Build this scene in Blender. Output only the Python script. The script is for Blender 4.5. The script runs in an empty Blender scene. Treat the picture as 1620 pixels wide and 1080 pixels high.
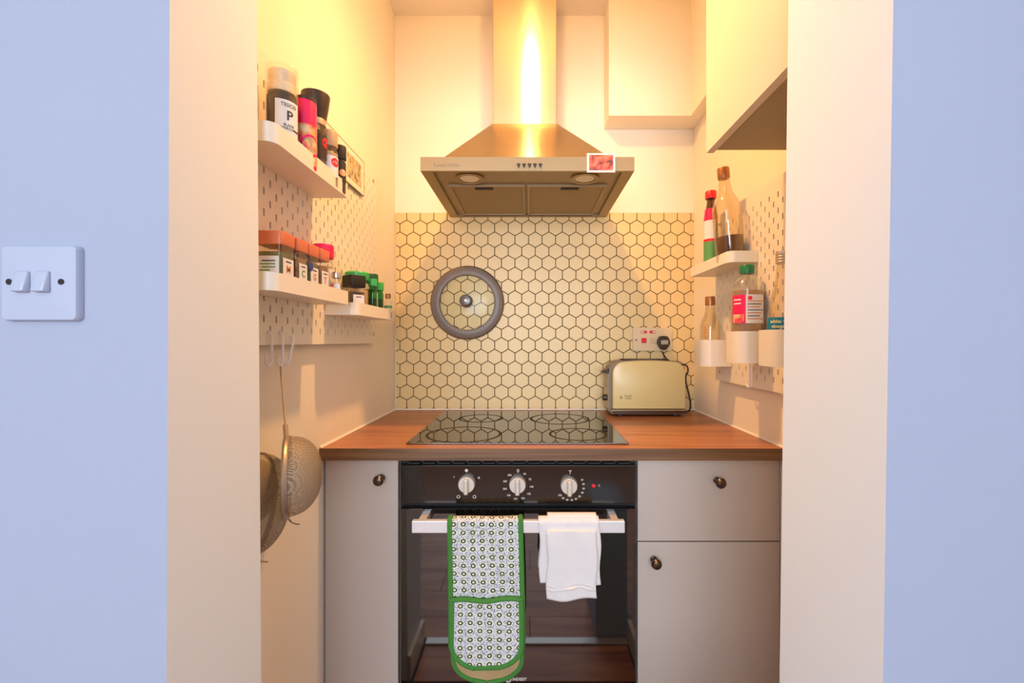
import bpy, bmesh, math, random
from mathutils import Vector, Matrix
random.seed(7)
PI = math.pi
S = bpy.context.scene
C = S.collection

# ------------------------------------------------------------ camera, light, exposure
H = 1.17            # camera height
F = 690.0           # focal length in pixels of the 1620x1080 frame
VX, VY = 838.3, 539.0
cd = bpy.data.cameras.new('camera'); cam = bpy.data.objects.new('camera', cd); C.objects.link(cam)
cam.location = (0, 0, H); cam.rotation_euler = (PI/2, 0, 0)
cd.sensor_width = 36; cd.lens = F/1620*36
cd.shift_x = -(VX-810)/1620; cd.shift_y = (VY-540)/1620
cd.clip_start = 0.01
S.camera = cam
S.view_settings.view_transform = 'Standard'; S.view_settings.look = 'None'
S.view_settings.gamma = 1; S.view_settings.use_curve_mapping = False
S.view_settings.exposure = 0.0
w = bpy.data.worlds.new('world'); S.world = w; w.use_nodes = True
w.node_tree.nodes['Background'].inputs[0].default_value = (0.75, 0.85, 1.0, 1)
w.node_tree.nodes['Background'].inputs[1].default_value = 1.2
DAY_W = 96.0; LAMP_STRENGTH = 18.8; LAMP_COL = (1.0, 0.50, 0.170); DAY_COL = (0.80, 0.90, 1.0)
ld = bpy.data.lights.new('window_daylight', 'AREA'); lo = bpy.data.objects.new('window_daylight', ld); C.objects.link(lo)
ld.shape = 'RECTANGLE'; ld.size = 2.2; ld.size_y = 1.4; ld.energy = DAY_W; ld.color = DAY_COL
lo.location = (-0.25, -2.50, 1.45); lo.rotation_euler = (PI/2, 0, 0)

LAMP_POS = (0.005, 1.09, H+1.13)
pl = bpy.data.lights.new('ceiling_spot', 'POINT'); po = bpy.data.objects.new('ceiling_spot', pl); C.objects.link(po)
po.location = LAMP_POS; pl.energy = LAMP_STRENGTH; pl.color = LAMP_COL; pl.shadow_soft_size = 0.028
pl.use_nodes = True; _nt = pl.node_tree; _em = next(n for n in _nt.nodes if n.type == 'EMISSION')
_g = _nt.nodes.new('ShaderNodeNewGeometry'); _sp = _nt.nodes.new('ShaderNodeSeparateXYZ'); _mr = _nt.nodes.new('ShaderNodeMapRange')
_nt.links.new(_g.outputs['Incoming'], _sp.inputs[0]); _nt.links.new(_sp.outputs[2], _mr.inputs[0])     # downward bias added to the bare bulb to brighten the lower alcove
_mr.inputs[1].default_value = 0.0; _mr.inputs[2].default_value = -1.0; _mr.inputs[3].default_value = 0.0; _mr.inputs[4].default_value = 1.0
_pw = _nt.nodes.new('ShaderNodeMath'); _pw.operation = 'POWER'; _pw.inputs[1].default_value = 2.2
_ma = _nt.nodes.new('ShaderNodeMath'); _ma.operation = 'MULTIPLY_ADD'; _ma.inputs[1].default_value = 3.5; _ma.inputs[2].default_value = 0.25
_nt.links.new(_mr.outputs[0], _pw.inputs[0]); _nt.links.new(_pw.outputs[0], _ma.inputs[0]); _nt.links.new(_ma.outputs[0], _em.inputs['Strength'])

# ------------------------------------------------------------ materials
def mat(name, col, rough=0.5, metal=0.0, bump=0.0, bscale=200, var=0.0, vscale=6, spec=0.5, **kw):
    m = bpy.data.materials.new(name); m.use_nodes = True
    nt = m.node_tree; b = nt.nodes['Principled BSDF']
    b.inputs['Base Color'].default_value = (*col, 1); b.inputs['Roughness'].default_value = rough
    b.inputs['Metallic'].default_value = metal
    b.inputs['Specular IOR Level'].default_value = spec
    for k, v in kw.items(): b.inputs[k.replace('_', ' ')].default_value = v
    tc = nt.nodes.new('ShaderNodeTexCoord')
    if bump:
        n = nt.nodes.new('ShaderNodeTexNoise'); n.inputs['Scale'].default_value = bscale; n.inputs['Detail'].default_value = 3
        nt.links.new(tc.outputs['Object'], n.inputs['Vector'])
        bp = nt.nodes.new('ShaderNodeBump'); bp.inputs['Strength'].default_value = bump; bp.inputs['Distance'].default_value = 0.002
        nt.links.new(n.outputs[0], bp.inputs['Height']); nt.links.new(bp.outputs[0], b.inputs['Normal'])
    if var:
        n = nt.nodes.new('ShaderNodeTexNoise'); n.inputs['Scale'].default_value = vscale; n.inputs['Detail'].default_value = 4
        nt.links.new(tc.outputs['Object'], n.inputs['Vector'])
        r = nt.nodes.new('ShaderNodeMapRange'); r.inputs[3].default_value = 1-var; r.inputs[4].default_value = 1+var
        nt.links.new(n.outputs[0], r.inputs[0])
        mx = nt.nodes.new('ShaderNodeVectorMath'); mx.operation = 'SCALE'; mx.inputs[0].default_value = col
        nt.links.new(r.outputs[0], mx.inputs['Scale']); nt.links.new(mx.outputs[0], b.inputs['Base Color'])
    return m
def glass(name, tint=(1, 1, 1), rough=0.03, base=0.06):
    m = bpy.data.materials.new(name); m.use_nodes = True; nt = m.node_tree
    for n in list(nt.nodes): nt.nodes.remove(n)
    o = nt.nodes.new('ShaderNodeOutputMaterial'); mx = nt.nodes.new('ShaderNodeMixShader')
    t = nt.nodes.new('ShaderNodeBsdfTransparent'); t.inputs[0].default_value = (*tint, 1)
    g = nt.nodes.new('ShaderNodeBsdfGlossy'); g.inputs['Roughness'].default_value = rough
    lw = nt.nodes.new('ShaderNodeLayerWeight'); lw.inputs[0].default_value = 0.25
    a = nt.nodes.new('ShaderNodeMath'); a.operation = 'ADD'; a.inputs[1].default_value = base; a.use_clamp = True
    nt.links.new(lw.outputs['Facing'], a.inputs[0])
    a2 = nt.nodes.new('ShaderNodeMath'); a2.operation = 'MULTIPLY'; a2.inputs[1].default_value = 0.55
    nt.links.new(a.outputs[0], a2.inputs[0])
    nt.links.new(a2.outputs[0], mx.inputs[0]); nt.links.new(t.outputs[0], mx.inputs[1]); nt.links.new(g.outputs[0], mx.inputs[2])
    nt.links.new(mx.outputs[0], o.inputs[0]); return m
def brushed(name, col, rough, aniso=0.85, rot=0.0):
    m = mat(name, col, rough, 1.0); nt = m.node_tree; b = nt.nodes['Principled BSDF']
    b.inputs['Anisotropic'].default_value = aniso; b.inputs['Anisotropic Rotation'].default_value = rot
    t = nt.nodes.new('ShaderNodeTangent'); t.direction_type = 'RADIAL'; t.axis = 'Z'
    nt.links.new(t.outputs[0], b.inputs['Tangent'])
    tc = nt.nodes.new('ShaderNodeTexCoord'); mp = nt.nodes.new('ShaderNodeMapping'); mp.inputs['Scale'].default_value = (3, 3, 300)
    n = nt.nodes.new('ShaderNodeTexNoise'); n.inputs['Scale'].default_value = 1.5; n.inputs['Detail'].default_value = 3
    r = nt.nodes.new('ShaderNodeMapRange'); r.inputs[3].default_value = rough*0.96; r.inputs[4].default_value = rough*1.04
    nt.links.new(tc.outputs['Object'], mp.inputs[0]); nt.links.new(mp.outputs[0], n.inputs['Vector'])
    nt.links.new(n.outputs[0], r.inputs[0]); nt.links.new(r.outputs[0], b.inputs['Roughness'])
    return m
def wood(name, c1, c2, c3, rough, scale=(1.2, 14, 14), spec=0.5):
    m = mat(name, c1, rough, spec=spec); nt = m.node_tree; b = nt.nodes['Principled BSDF']
    tc = nt.nodes.new('ShaderNodeTexCoord'); mp = nt.nodes.new('ShaderNodeMapping'); mp.inputs['Scale'].default_value = scale
    n = nt.nodes.new('ShaderNodeTexNoise'); n.inputs['Scale'].default_value = 2.2; n.inputs['Detail'].default_value = 8; n.inputs['Distortion'].default_value = 0.6
    cr = nt.nodes.new('ShaderNodeValToRGB'); e = cr.color_ramp.elements
    e[0].position = 0.3; e[0].color = (*c1, 1); e[1].position = 0.72; e[1].color = (*c3, 1)
    k = e.new(0.5); k.color = (*c2, 1)
    nt.links.new(tc.outputs['Object'], mp.inputs[0]); nt.links.new(mp.outputs[0], n.inputs['Vector'])
    nt.links.new(n.outputs[0], cr.inputs[0]); nt.links.new(cr.outputs[0], b.inputs['Base Color'])
    return m

mBlue = mat('pale_blue_paint', (0.37, 0.405, 0.52), 0.75, bump=0.25, bscale=60, var=0.04, vscale=3, spec=0.2)
mWhite = mat('white_wall_paint', (0.86, 0.95, 0.99), 0.8, bump=0.15, bscale=50, var=0.02, vscale=3, spec=0.2)
mCream = mat('cream_wall_paint', (0.92, 0.87, 0.74), 0.8, bump=0.15, bscale=50, var=0.02, vscale=3, spec=0.2)
mCeil = mat('white_ceiling_paint', (0.90, 0.87, 0.82), 0.9)
mTile = mat('cream_tile_glaze', (0.80, 0.62, 0.31), 0.35, var=0.05, vscale=9, spec=0.4)
mGrout = mat('dark_grout', (0.035, 0.022, 0.012), 0.9)
mSeal = mat('white_sealant', (0.88, 0.85, 0.80), 0.4)
mTop = wood('orange_brown_laminate', (0.27, 0.095, 0.036), (0.40, 0.150, 0.058), (0.50, 0.21, 0.09), 0.32)
mEdge = wood('dark_laminate_edge', (0.10, 0.045, 0.018), (0.17, 0.08, 0.034), (0.24, 0.12, 0.05), 0.4, (1.2, 50, 50))
mCab = mat('warm_grey_cabinet_paint', (0.485, 0.42, 0.375), 0.45, var=0.02)
mCabIn = mat('cabinet_carcass_grey', (0.30, 0.27, 0.26), 0.6)
mKnob = mat('dark_bronze', (0.09, 0.06, 0.04), 0.3, 0.9)
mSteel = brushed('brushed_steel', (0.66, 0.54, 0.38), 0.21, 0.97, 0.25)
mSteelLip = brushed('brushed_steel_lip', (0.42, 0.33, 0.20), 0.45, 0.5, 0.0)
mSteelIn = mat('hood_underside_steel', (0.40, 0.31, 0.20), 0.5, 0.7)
mFilter = mat('filter_mesh', (0.38, 0.29, 0.17), 0.6, 0.6, bump=0.6, bscale=700)
mBlackG = mat('black_oven_glass', (0.006, 0.005, 0.005), 0.035, spec=0.8, IOR=1.75)
mHob = mat('ceramic_hob_glass', (0.010, 0.008, 0.006), 0.02, spec=1.0, IOR=1.95)
mHobMark = mat('hob_ring_print', (0.035, 0.028, 0.022), 0.7, spec=0.1)
mPanelG = mat('black_control_glass', (0.010, 0.008, 0.007), 0.12, spec=0.5, IOR=1.6, var=0.3, vscale=8)
mDark = mat('matt_black', (0.012, 0.010, 0.010), 0.6)
mDarkBr = mat('dark_brown_plastic', (0.045, 0.026, 0.016), 0.35)
mWhiteMetal = mat('white_powder_coat', (0.88, 0.83, 0.71), 0.4)
mWhitePl = mat('white_plastic', (0.86, 0.85, 0.86), 0.3)
mBeigePl = mat('beige_socket_plastic', (0.78, 0.63, 0.40), 0.35)  # white plastic tinted beige all over
mHandle = mat('silver_handle', (0.80, 0.79, 0.80), 0.35, 0.4)
mOvKnob = mat('silver_knob', (0.62, 0.56, 0.48), 0.4, 0.3)
mPrint = mat('pale_print', (0.62, 0.58, 0.54), 0.5)
mGreyPr = mat('grey_print', (0.22, 0.19, 0.16), 0.5)
mRed = mat('red_plastic', (0.80, 0.015, 0.03), 0.35)
mPink = mat('magenta_plastic', (0.88, 0.01, 0.12), 0.35)
mOrange = mat('terracotta_plastic', (0.72, 0.20, 0.09), 0.35)
mGreen = mat('bright_green_plastic', (0.05, 0.45, 0.09), 0.35)
mDGreen = mat('dark_green_plastic', (0.01, 0.09, 0.035), 0.3)
mLabel = mat('white_paper_label', (0.80, 0.80, 0.80), 0.6)
mLabelT = mat('teal_label', (0.0, 0.22, 0.36), 0.5)
mLabelGr = mat('green_label', (0.12, 0.36, 0.10), 0.5)
mLabelB = mat('black_label', (0.03, 0.02, 0.02), 0.5)
mInk = mat('dark_ink', (0.05, 0.045, 0.05), 0.6)
mInkO = mat('orange_ink', (0.60, 0.25, 0.08), 0.6)
mInkG = mat('green_ink', (0.10, 0.32, 0.12), 0.6)
mInkB = mat('blue_ink', (0.03, 0.06, 0.25), 0.5)
mInkY = mat('pale_yellow_ink', (0.75, 0.80, 0.45), 0.6)
mGlass = glass('clear_glass'); mGlassG = glass('green_glass', (0.10, 0.55, 0.22)); mGlassT = glass('smoky_bottle_glass', (0.93, 0.86, 0.74), 0.05, 0.12)
mLidGlass = glass('lid_glass', (0.93, 0.95, 0.90), 0.16, 0.04)
mPane = glass('window_glass', (1, 1, 1), 0.0, 0.02)
mPepper = mat('ground_pepper', (0.060, 0.034, 0.018), 0.9, bump=0.8, bscale=600, var=0.4, vscale=300)
mHerb = mat('dried_herb', (0.16, 0.15, 0.05), 0.9, bump=0.8, bscale=500, var=0.4, vscale=250)
mSpiceO = mat('brown_spice', (0.30, 0.14, 0.05), 0.9, bump=0.5, bscale=500, var=0.3, vscale=250)
mSpiceP = mat('pale_spice', (0.55, 0.38, 0.20), 0.9, bump=0.5, bscale=500, var=0.3, vscale=250)
mLiquid = mat('amber_liquid', (0.14, 0.055, 0.015), 0.1, spec=0.6)
mLiquidP = mat('pale_vinegar', (0.45, 0.27, 0.13), 0.2)
mCopper = mat('copper_cap', (0.42, 0.19, 0.08), 0.35, 0.7)
mTin = mat('tin_cap', (0.66, 0.56, 0.46), 0.3, 0.8)
mRimD = mat('grey_silicone_rim', (0.20, 0.165, 0.145), 0.4)
mRimM = mat('bronze_steel_bead', (0.30, 0.20, 0.12), 0.25, 0.9)
mToastC = mat('cream_enamel', (0.74, 0.60, 0.27), 0.28)
mToastD = mat('taupe_plastic', (0.24, 0.17, 0.11), 0.4)
mToastM = mat('toaster_trim_metal', (0.42, 0.33, 0.22), 0.3, 0.8)
mCord = mat('black_cable', (0.03, 0.015, 0.01), 0.5)
mGreenCloth = mat('green_cotton_binding', (0.055, 0.22, 0.035), 0.9, bump=0.5, bscale=500, var=0.12, vscale=60)
mTowel = mat('white_terry', (0.74, 0.71, 0.71), 0.95, bump=0.7, bscale=350)
mFloorA = wood('walnut_plank', (0.24, 0.065, 0.018), (0.42, 0.135, 0.04), (0.60, 0.25, 0.085), 0.45, (1.2, 10, 10))
mFloorD = mat('dark_plank_joint', (0.03, 0.018, 0.012), 0.8)
mSkirt = mat('cream_gloss_skirting', (0.80, 0.74, 0.62), 0.35)
mThresh = mat('aluminium_threshold', (0.62, 0.60, 0.58), 0.4, 0.5)
mSieve = mat('tin_wire', (0.52, 0.43, 0.33), 0.35, 0.85)
mBox = mat('blue_grey_lacquer', (0.33, 0.45, 0.56), 0.5)
# sieve mesh: woven wire, open between the strands
def weave():
    m = mat('woven_wire_mesh', (0.34, 0.26, 0.17), 0.6, 0.2); nt = m.node_tree; b = nt.nodes['Principled BSDF']
    uv = nt.nodes.new('ShaderNodeUVMap'); sp = nt.nodes.new('ShaderNodeSeparateXYZ'); nt.links.new(uv.outputs[0], sp.inputs[0])
    outs = []
    for i in (0, 1):
        a = nt.nodes.new('ShaderNodeMath'); a.operation = 'PINGPONG'; a.inputs[1].default_value = 0.5
        nt.links.new(sp.outputs[i], a.inputs[0])
        g = nt.nodes.new('ShaderNodeMath'); g.operation = 'GREATER_THAN'; g.inputs[1].default_value = 0.30
        nt.links.new(a.outputs[0], g.inputs[0]); outs.append(g)
    mx = nt.nodes.new('ShaderNodeMath'); mx.operation = 'MAXIMUM'
    nt.links.new(outs[0].outputs[0], mx.inputs[0]); nt.links.new(outs[1].outputs[0], mx.inputs[1])
    nt.links.new(mx.outputs[0], b.inputs['Alpha'])
    return m
mWeave = weave()
def mitt_cloth():
    m = mat('printed_cotton', (0.8, 0.8, 0.78), 0.9); nt = m.node_tree; b = nt.nodes['Principled BSDF']
    N = nt.nodes.new; L = nt.links.new
    uv = N('ShaderNodeUVMap')
    wob = N('ShaderNodeTexNoise'); wob.inputs['Scale'].default_value = 60
    L(uv.outputs[0], wob.inputs['Vector'])
    sc = N('ShaderNodeVectorMath'); sc.operation = 'MULTIPLY'; sc.inputs[1].default_value = (1/0.0222, 1/0.0193, 1); L(uv.outputs[0], sc.inputs[0])
    fr = N('ShaderNodeVectorMath'); fr.operation = 'FRACTION'; L(sc.outputs[0], fr.inputs[0])
    sb = N('ShaderNodeVectorMath'); sb.operation = 'SUBTRACT'; sb.inputs[1].default_value = (0.5, 0.5, 0); L(fr.outputs[0], sb.inputs[0])
    ln = N('ShaderNodeVectorMath'); ln.operation = 'LENGTH'; L(sb.outputs[0], ln.inputs[0])
    ad = N('ShaderNodeMath'); ad.operation = 'MULTIPLY_ADD'; ad.inputs[1].default_value = 0.10; L(wob.outputs[0], ad.inputs[0]); L(ln.outputs['Value'], ad.inputs[2])
    cr = N('ShaderNodeValToRGB'); cr.color_ramp.interpolation = 'CONSTANT'; e = cr.color_ramp.elements
    base = (0.62, 0.62, 0.64, 1)
    e[0].position = 0; e[0].color = (0.72, 0.72, 0.50, 1); e[1].position = 0.18; e[1].color = (0.035, 0.055, 0.025, 1)
    k = e.new(0.325); k.color = (0.80, 0.80, 0.66, 1); k = e.new(0.43); k.color = base
    L(ad.outputs[0], cr.inputs[0])
    vo = N('ShaderNodeTexVoronoi'); vo.inputs['Scale'].default_value = 270; L(uv.outputs[0], vo.inputs['Vector'])
    lt = N('ShaderNodeMath'); lt.operation = 'LESS_THAN'; lt.inputs[1].default_value = 0.36; L(vo.outputs['Distance'], lt.inputs[0])
    far = N('ShaderNodeMath'); far.operation = 'GREATER_THAN'; far.inputs[1].default_value = 0.36; L(ad.outputs[0], far.inputs[0])
    mu = N('ShaderNodeMath'); mu.operation = 'MULTIPLY'; L(lt.outputs[0], mu.inputs[0]); L(far.outputs[0], mu.inputs[1])
    mx = N('ShaderNodeMix'); mx.data_type = 'RGBA'; L(mu.outputs[0], mx.inputs[0]); L(cr.outputs[0], mx.inputs[6]); mx.inputs[7].default_value = (0.13, 0.15, 0.22, 1)
    L(mx.outputs[2], b.inputs['Base Color'])
    return m
mMitt = mitt_cloth()
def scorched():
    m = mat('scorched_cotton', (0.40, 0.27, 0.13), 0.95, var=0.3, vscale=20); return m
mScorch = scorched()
def art(name, c1, c2, c3, scale):
    m = mat(name, c1, 0.5); nt = m.node_tree; b = nt.nodes['Principled BSDF']
    tc = nt.nodes.new('ShaderNodeTexCoord'); n = nt.nodes.new('ShaderNodeTexNoise'); n.inputs['Scale'].default_value = scale; n.inputs['Detail'].default_value = 5
    cr = nt.nodes.new('ShaderNodeValToRGB'); e = cr.color_ramp.elements; e[0].position = 0.40; e[0].color = (*c1, 1); e[1].position = 0.60; e[1].color = (*c3, 1)
    k = e.new(0.5); k.color = (*c2, 1)
    nt.links.new(tc.outputs['Object'], n.inputs['Vector']); nt.links.new(n.outputs[0], cr.inputs[0]); nt.links.new(cr.outputs[0], b.inputs['Base Color']); return m
mArtRed = art('red_stamp_print', (0.14, 0.04, 0.05), (0.66, 0.10, 0.07), (0.80, 0.22, 0.14), 55)
mArtOr = art('orange_white_print', (0.75, 0.33, 0.12), (0.85, 0.62, 0.42), (0.25, 0.22, 0.12), 45)
mArtPk = art('magenta_food_print', (0.85, 0.02, 0.12), (0.85, 0.35, 0.12), (0.80, 0.65, 0.40), 45)

# ------------------------------------------------------------ mesh helpers
class M:
    def __init__(s): s.v = []; s.f = []; s.mi = []; s.uv = None; s.cur = 0
    def add(s, vs, fs):
        o = len(s.v); s.v += [tuple(p) for p in vs]
        for f in fs: s.f.append(tuple(i+o for i in f)); s.mi.append(s.cur)
        return s
    def box(s, a, b):
        x0, y0, z0 = a; x1, y1, z1 = b
        return s.hexa([(x0,y0,z0),(x1,y0,z0),(x1,y1,z0),(x0,y1,z0),(x0,y0,z1),(x1,y0,z1),(x1,y1,z1),(x0,y1,z1)])
    def hexa(s, p): return s.add(p, [(3,2,1,0),(4,5,6,7),(0,1,5,4),(1,2,6,5),(2,3,7,6),(3,0,4,7)])
    def rbox(s, a, b, r, seg=2):        # bevelled box
        bm = bmesh.new(); bmesh.ops.create_cube(bm, size=1)
        for v in bm.verts: v.co = Vector([(a[i]+b[i])/2 + v.co[i]*(b[i]-a[i]) for i in range(3)])
        bmesh.ops.bevel(bm, geom=bm.edges[:], offset=r, segments=seg, affect='EDGES', profile=0.5)
        bm.verts.index_update(); s.add([v.co[:] for v in bm.verts], [[v.index for v in f.verts] for f in bm.faces]); bm.free(); return s
    def lathe(s, prof, n=24, c=(0,0,0), cap=True, axis='z'):
        vs = []; fs = []
        for r, z in prof:
            for i in range(n):
                a = 2*PI*i/n; p = (r*math.cos(a), r*math.sin(a), z)
                if axis == 'y': p = (p[0], -p[2], p[1])       # axis points to -y (to the viewer)
                vs.append((p[0]+c[0], p[1]+c[1], p[2]+c[2]))
        m = len(prof)
        for j in range(m-1):
            for i in range(n): k = (i+1) % n; fs.append((j*n+i, j*n+k, (j+1)*n+k, (j+1)*n+i))
        if cap:
            if prof[0][0] > 1e-6: fs.append(tuple(reversed(range(n))))
            if prof[-1][0] > 1e-6: fs.append(tuple((m-1)*n+i for i in range(n)))
        return s.add(vs, fs)
    def tube(s, pts, r, n=8, closed=False):
        pts = [Vector(p) for p in pts]; m = len(pts); vs = []; up = None
        for i, p in enumerate(pts):
            a = pts[(i-1) % m] if (closed or i > 0) else p; b = pts[(i+1) % m] if (closed or i < m-1) else p
            t = (b-a).normalized()
            if up is None: up = Vector((0,0,1)) if abs(t.z) < 0.9 else Vector((1,0,0))
            up = (up - t*up.dot(t)).normalized(); q = t.cross(up)
            rr = r[i] if isinstance(r, (list, tuple)) else r
            for k in range(n): an = 2*PI*k/n; vs.append(p + up*rr*math.cos(an) + q*rr*math.sin(an))
        fs = []
        for i in range(m if closed else m-1):
            j = (i+1) % m
            for k in range(n): l = (k+1) % n; fs.append((i*n+k, i*n+l, j*n+l, j*n+k))
        if not closed: fs += [tuple(reversed(range(n))), tuple((m-1)*n+k for k in range(n))]
        return s.add(vs, fs)
    def prism(s, poly, z0, z1, axis='z', inset=0.0):
        def P(a, b, c): return (a, b, c) if axis == 'z' else ((a, c, b) if axis == 'y' else (c, a, b))
        n = len(poly); vs = [P(a, b, z0) for a, b in poly] + [P(a, b, z1) for a, b in poly]
        fs = [tuple(reversed(range(n))), tuple(range(n, 2*n))] + [(i, (i+1) % n, n+(i+1) % n, n+i) for i in range(n)]
        return s.add(vs, fs)
    def grid(s, fn, nu, nv, closed_u=False):
        vs = [fn(i/nu, j/nv) for j in range(nv+1) for i in range(nu+1)]
        return s.add(vs, [(j*(nu+1)+i, j*(nu+1)+i+1, (j+1)*(nu+1)+i+1, (j+1)*(nu+1)+i) for j in range(nv) for i in range(nu)])
def build(name, mb, mats, parent=None, smooth=False, local=False, uvs=None, solid=0, bevel=0):
    me = bpy.data.meshes.new(name); v = mb.v
    if parent is not None and not local:
        base = parent
        off = Vector((0,0,0))
        while base is not None: off += base.location; base = base.parent
        v = [(p[0]-off.x, p[1]-off.y, p[2]-off.z) for p in v]
    me.from_pydata(v, [], mb.f)
    for m in (mats if isinstance(mats, (list, tuple)) else [mats]): me.materials.append(m)
    for p, i in zip(me.polygons, mb.mi): p.material_index = i; p.use_smooth = smooth
    if uvs:
        ul = me.uv_layers.new(name='UVMap')
        for l in me.loops: ul.data[l.index].uv = uvs[l.vertex_index]
    bm = bmesh.new(); bm.from_mesh(me); bmesh.ops.recalc_face_normals(bm, faces=bm.faces[:])
    if bevel: bmesh.ops.bevel(bm, geom=[e for e in bm.edges if len(e.link_faces) == 2 and e.calc_face_angle(0) > 0.6], offset=bevel, segments=2, affect='EDGES', profile=0.5)
    bm.to_mesh(me); bm.free()
    o = bpy.data.objects.new(name, me); C.objects.link(o)
    if smooth:
        try: me.set_sharp_from_angle(angle=math.radians(35))
        except Exception: pass
    if parent is not None: o.parent = parent
    if solid:
        md = o.modifiers.new('solid', 'SOLIDIFY'); md.thickness = solid; md.offset = 0
    return o
def tag(o, label=None, cat=None, group=None, kind=None):
    if label: o['label'] = label
    if cat: o['category'] = cat
    if group: o['group'] = group
    if kind: o['kind'] = kind
    return o
def thing(name, label, cat, loc, group=None, rot=(0,0,0)):
    o = bpy.data.objects.new(name, None); C.objects.link(o); o.location = loc; o.rotation_euler = rot
    o.empty_display_size = 0.02
    return tag(o, label, cat, group)
def struct(name, mb, mats, parent=None, **kw):
    return tag(build(name, mb, mats, parent, **kw), kind='structure')
def W(px, py, D): return Vector(((px-VX)/F*D, D, H-(py-VY)/F*D))
def text(txt, size, mt, parent, name='lettering', loc=(0,0,0), rot=(PI/2,0,0), ex=0.0002, local=True, bold=0.0, align='CENTER'):
    cu = bpy.data.curves.new(name, 'FONT'); cu.body = txt; cu.size = size; cu.extrude = ex; cu.offset = bold
    cu.align_x = align; cu.align_y = 'CENTER'; cu.resolution_u = 2
    t = bpy.data.objects.new(name, cu); C.objects.link(t)
    dg = bpy.context.evaluated_depsgraph_get(); dg.update()
    me = bpy.data.meshes.new_from_object(t.evaluated_get(dg)); bpy.data.objects.remove(t)
    me.materials.clear(); me.materials.append(mt)
    mtx = Matrix.Translation(loc) @ Matrix.Rotation(rot[2], 4, 'Z') @ Matrix.Rotation(rot[0], 4, 'X')
    q = parent
    while q is not None and not local: mtx = Matrix.Translation(-q.location) @ mtx; q = q.parent
    me.transform(mtx); o = bpy.data.objects.new(name, me); C.objects.link(o)
    if parent is not None: o.parent = parent
    return o
def curved_text(txt, size, mt, parent, r, ang, z, bold=0.0, name='lettering', ex=0.0002):
    """flat text wrapped round a cylinder of radius r about the parent's z axis; ang = facing direction"""
    o = text(txt, size, mt, None, name, ex=ex, bold=bold)
    for v in o.data.vertices:
        a = ang + v.co.x/r; rr = r - v.co.y
        v.co = (rr*math.cos(a), rr*math.sin(a), z + v.co.z)
    o.parent = parent; return o
def arc(c, r, a0, a1, n): return [(c[0]+r*math.cos(a0+(a1-a0)*i/n), c[1]+r*math.sin(a0+(a1-a0)*i/n)) for i in range(n+1)]
def rrect(x0, y0, x1, y1, r, n=5):
    return arc((x1-r, y0+r), r, -PI/2, 0, n)+arc((x1-r, y1-r), r, 0, PI/2, n)+arc((x0+r, y1-r), r, PI/2, PI, n)+arc((x0+r, y0+r), r, PI, 1.5*PI, n)

# ------------------------------------------------------------ setting
XL, XR, DB, CEIL = -0.5217, 0.6326, 1.687, H+1.257
DL0, DL1, DR1 = 0.505, 0.69, 0.70
def lx_o(z): return -0.4190 + (z-H)*0.0045          # left jamb, outer arris
def lx_i(z): return -0.4285 - (z-H)*0.0065
def rx_o(z): return 0.4149 + (z-H)*0.0150
def rx_i(z): return 0.4078 + (z-H)*0.0130
def jamb(x_o, x_i, far, D1, name):
    m = M(); z0, z1 = 0.0, CEIL
    P = [(far, DL0, z0), (x_o(z0), DL0, z0), (x_i(z0), D1, z0), (far, D1, z0), (far, DL0, z1), (x_o(z1), DL0, z1), (x_i(z1), D1, z1), (far, D1, z1)]
    m.v = P; m.f = [(3,2,1,0),(4,5,6,7),(0,1,5,4),(1,2,6,5),(2,3,7,6),(3,0,4,7)]; m.mi = [1,1,0,1,1,1]
    n = 24; z = lambda k: z0+(z1-z0)*k/n       # the reveal leans, so it is built in level strips
    m.v += [(f(z(k)), D, z(k)) for k in range(n+1) for f, D in ((x_o, DL0), (x_i, D1))]
    m.f[3] = (8, 9, 11, 10); m.f += [(8+2*k, 9+2*k, 11+2*k, 10+2*k) for k in range(1, n)]; m.mi += [1]*(n-1)
    o = struct(name, m, [mBlue, mWhite])
    for p in o.data.polygons: p.use_smooth = abs(p.normal.x) > 0.9 and p.area < 0.5
    return o
jamb(lx_o, lx_i, -2.1, DL1, 'wall_front_left')
jamb(rx_o, rx_i, 2.1, DR1, 'wall_front_right')
m = M(); m.box((lx_o(2.1)+0.001, DL0, 2.08), (rx_o(2.1)-0.001, DL1, CEIL)); m.mi = [1,1,0,1,1,1]; struct('wall_front_lintel', m, [mBlue, mWhite])
struct('wall_left', M().box((XL-0.1, DL1, 0), (XL, DB, CEIL)), mCream)
struct('wall_right', M().box((XR, DR1, 0), (XR+0.1, DB, CEIL)), mCream)
wall_back = struct('wall_back', M().box((XL-0.1, DB, 0), (XR+0.1, DB+0.1, CEIL)), mCream)
struct('ceiling', M().box((-2.1, -2.75, CEIL), (2.1, DB+0.1, CEIL+0.05)), mCeil)
struct('wall_room_left', M().box((-2.2, -2.75, 0), (-2.1, DL0, CEIL)), mBlue)
struct('wall_room_right', M().box((2.1, -2.75, 0), (2.2, DL0, CEIL)), mBlue)
m = M(); wx0, wx1, wz0, wz1 = -1.40, 0.90, 0.70, 2.20
m.box((-2.1, -2.75, 0), (wx0, -2.60, CEIL)); m.box((wx1, -2.75, 0), (2.1, -2.60, CEIL)); m.box((wx0, -2.75, 0), (wx1, -2.60, wz0)); m.box((wx0, -2.75, wz1), (wx1, -2.60, CEIL))
struct('wall_room_back', m, mBlue)
m = M()
for a, b in (((wx0, wz0), (wx1, wz0+.05)), ((wx0, wz1-.05), (wx1, wz1)), ((wx0, wz0+.05), (wx0+.05, wz1-.05)), ((wx1-.05, wz0+.05), (wx1, wz1-.05)), ((-.275, wz0+.05), (-.225, wz1-.05))):
    m.box((a[0], -2.72, a[1]), (b[0], -2.66, b[1]))
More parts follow.
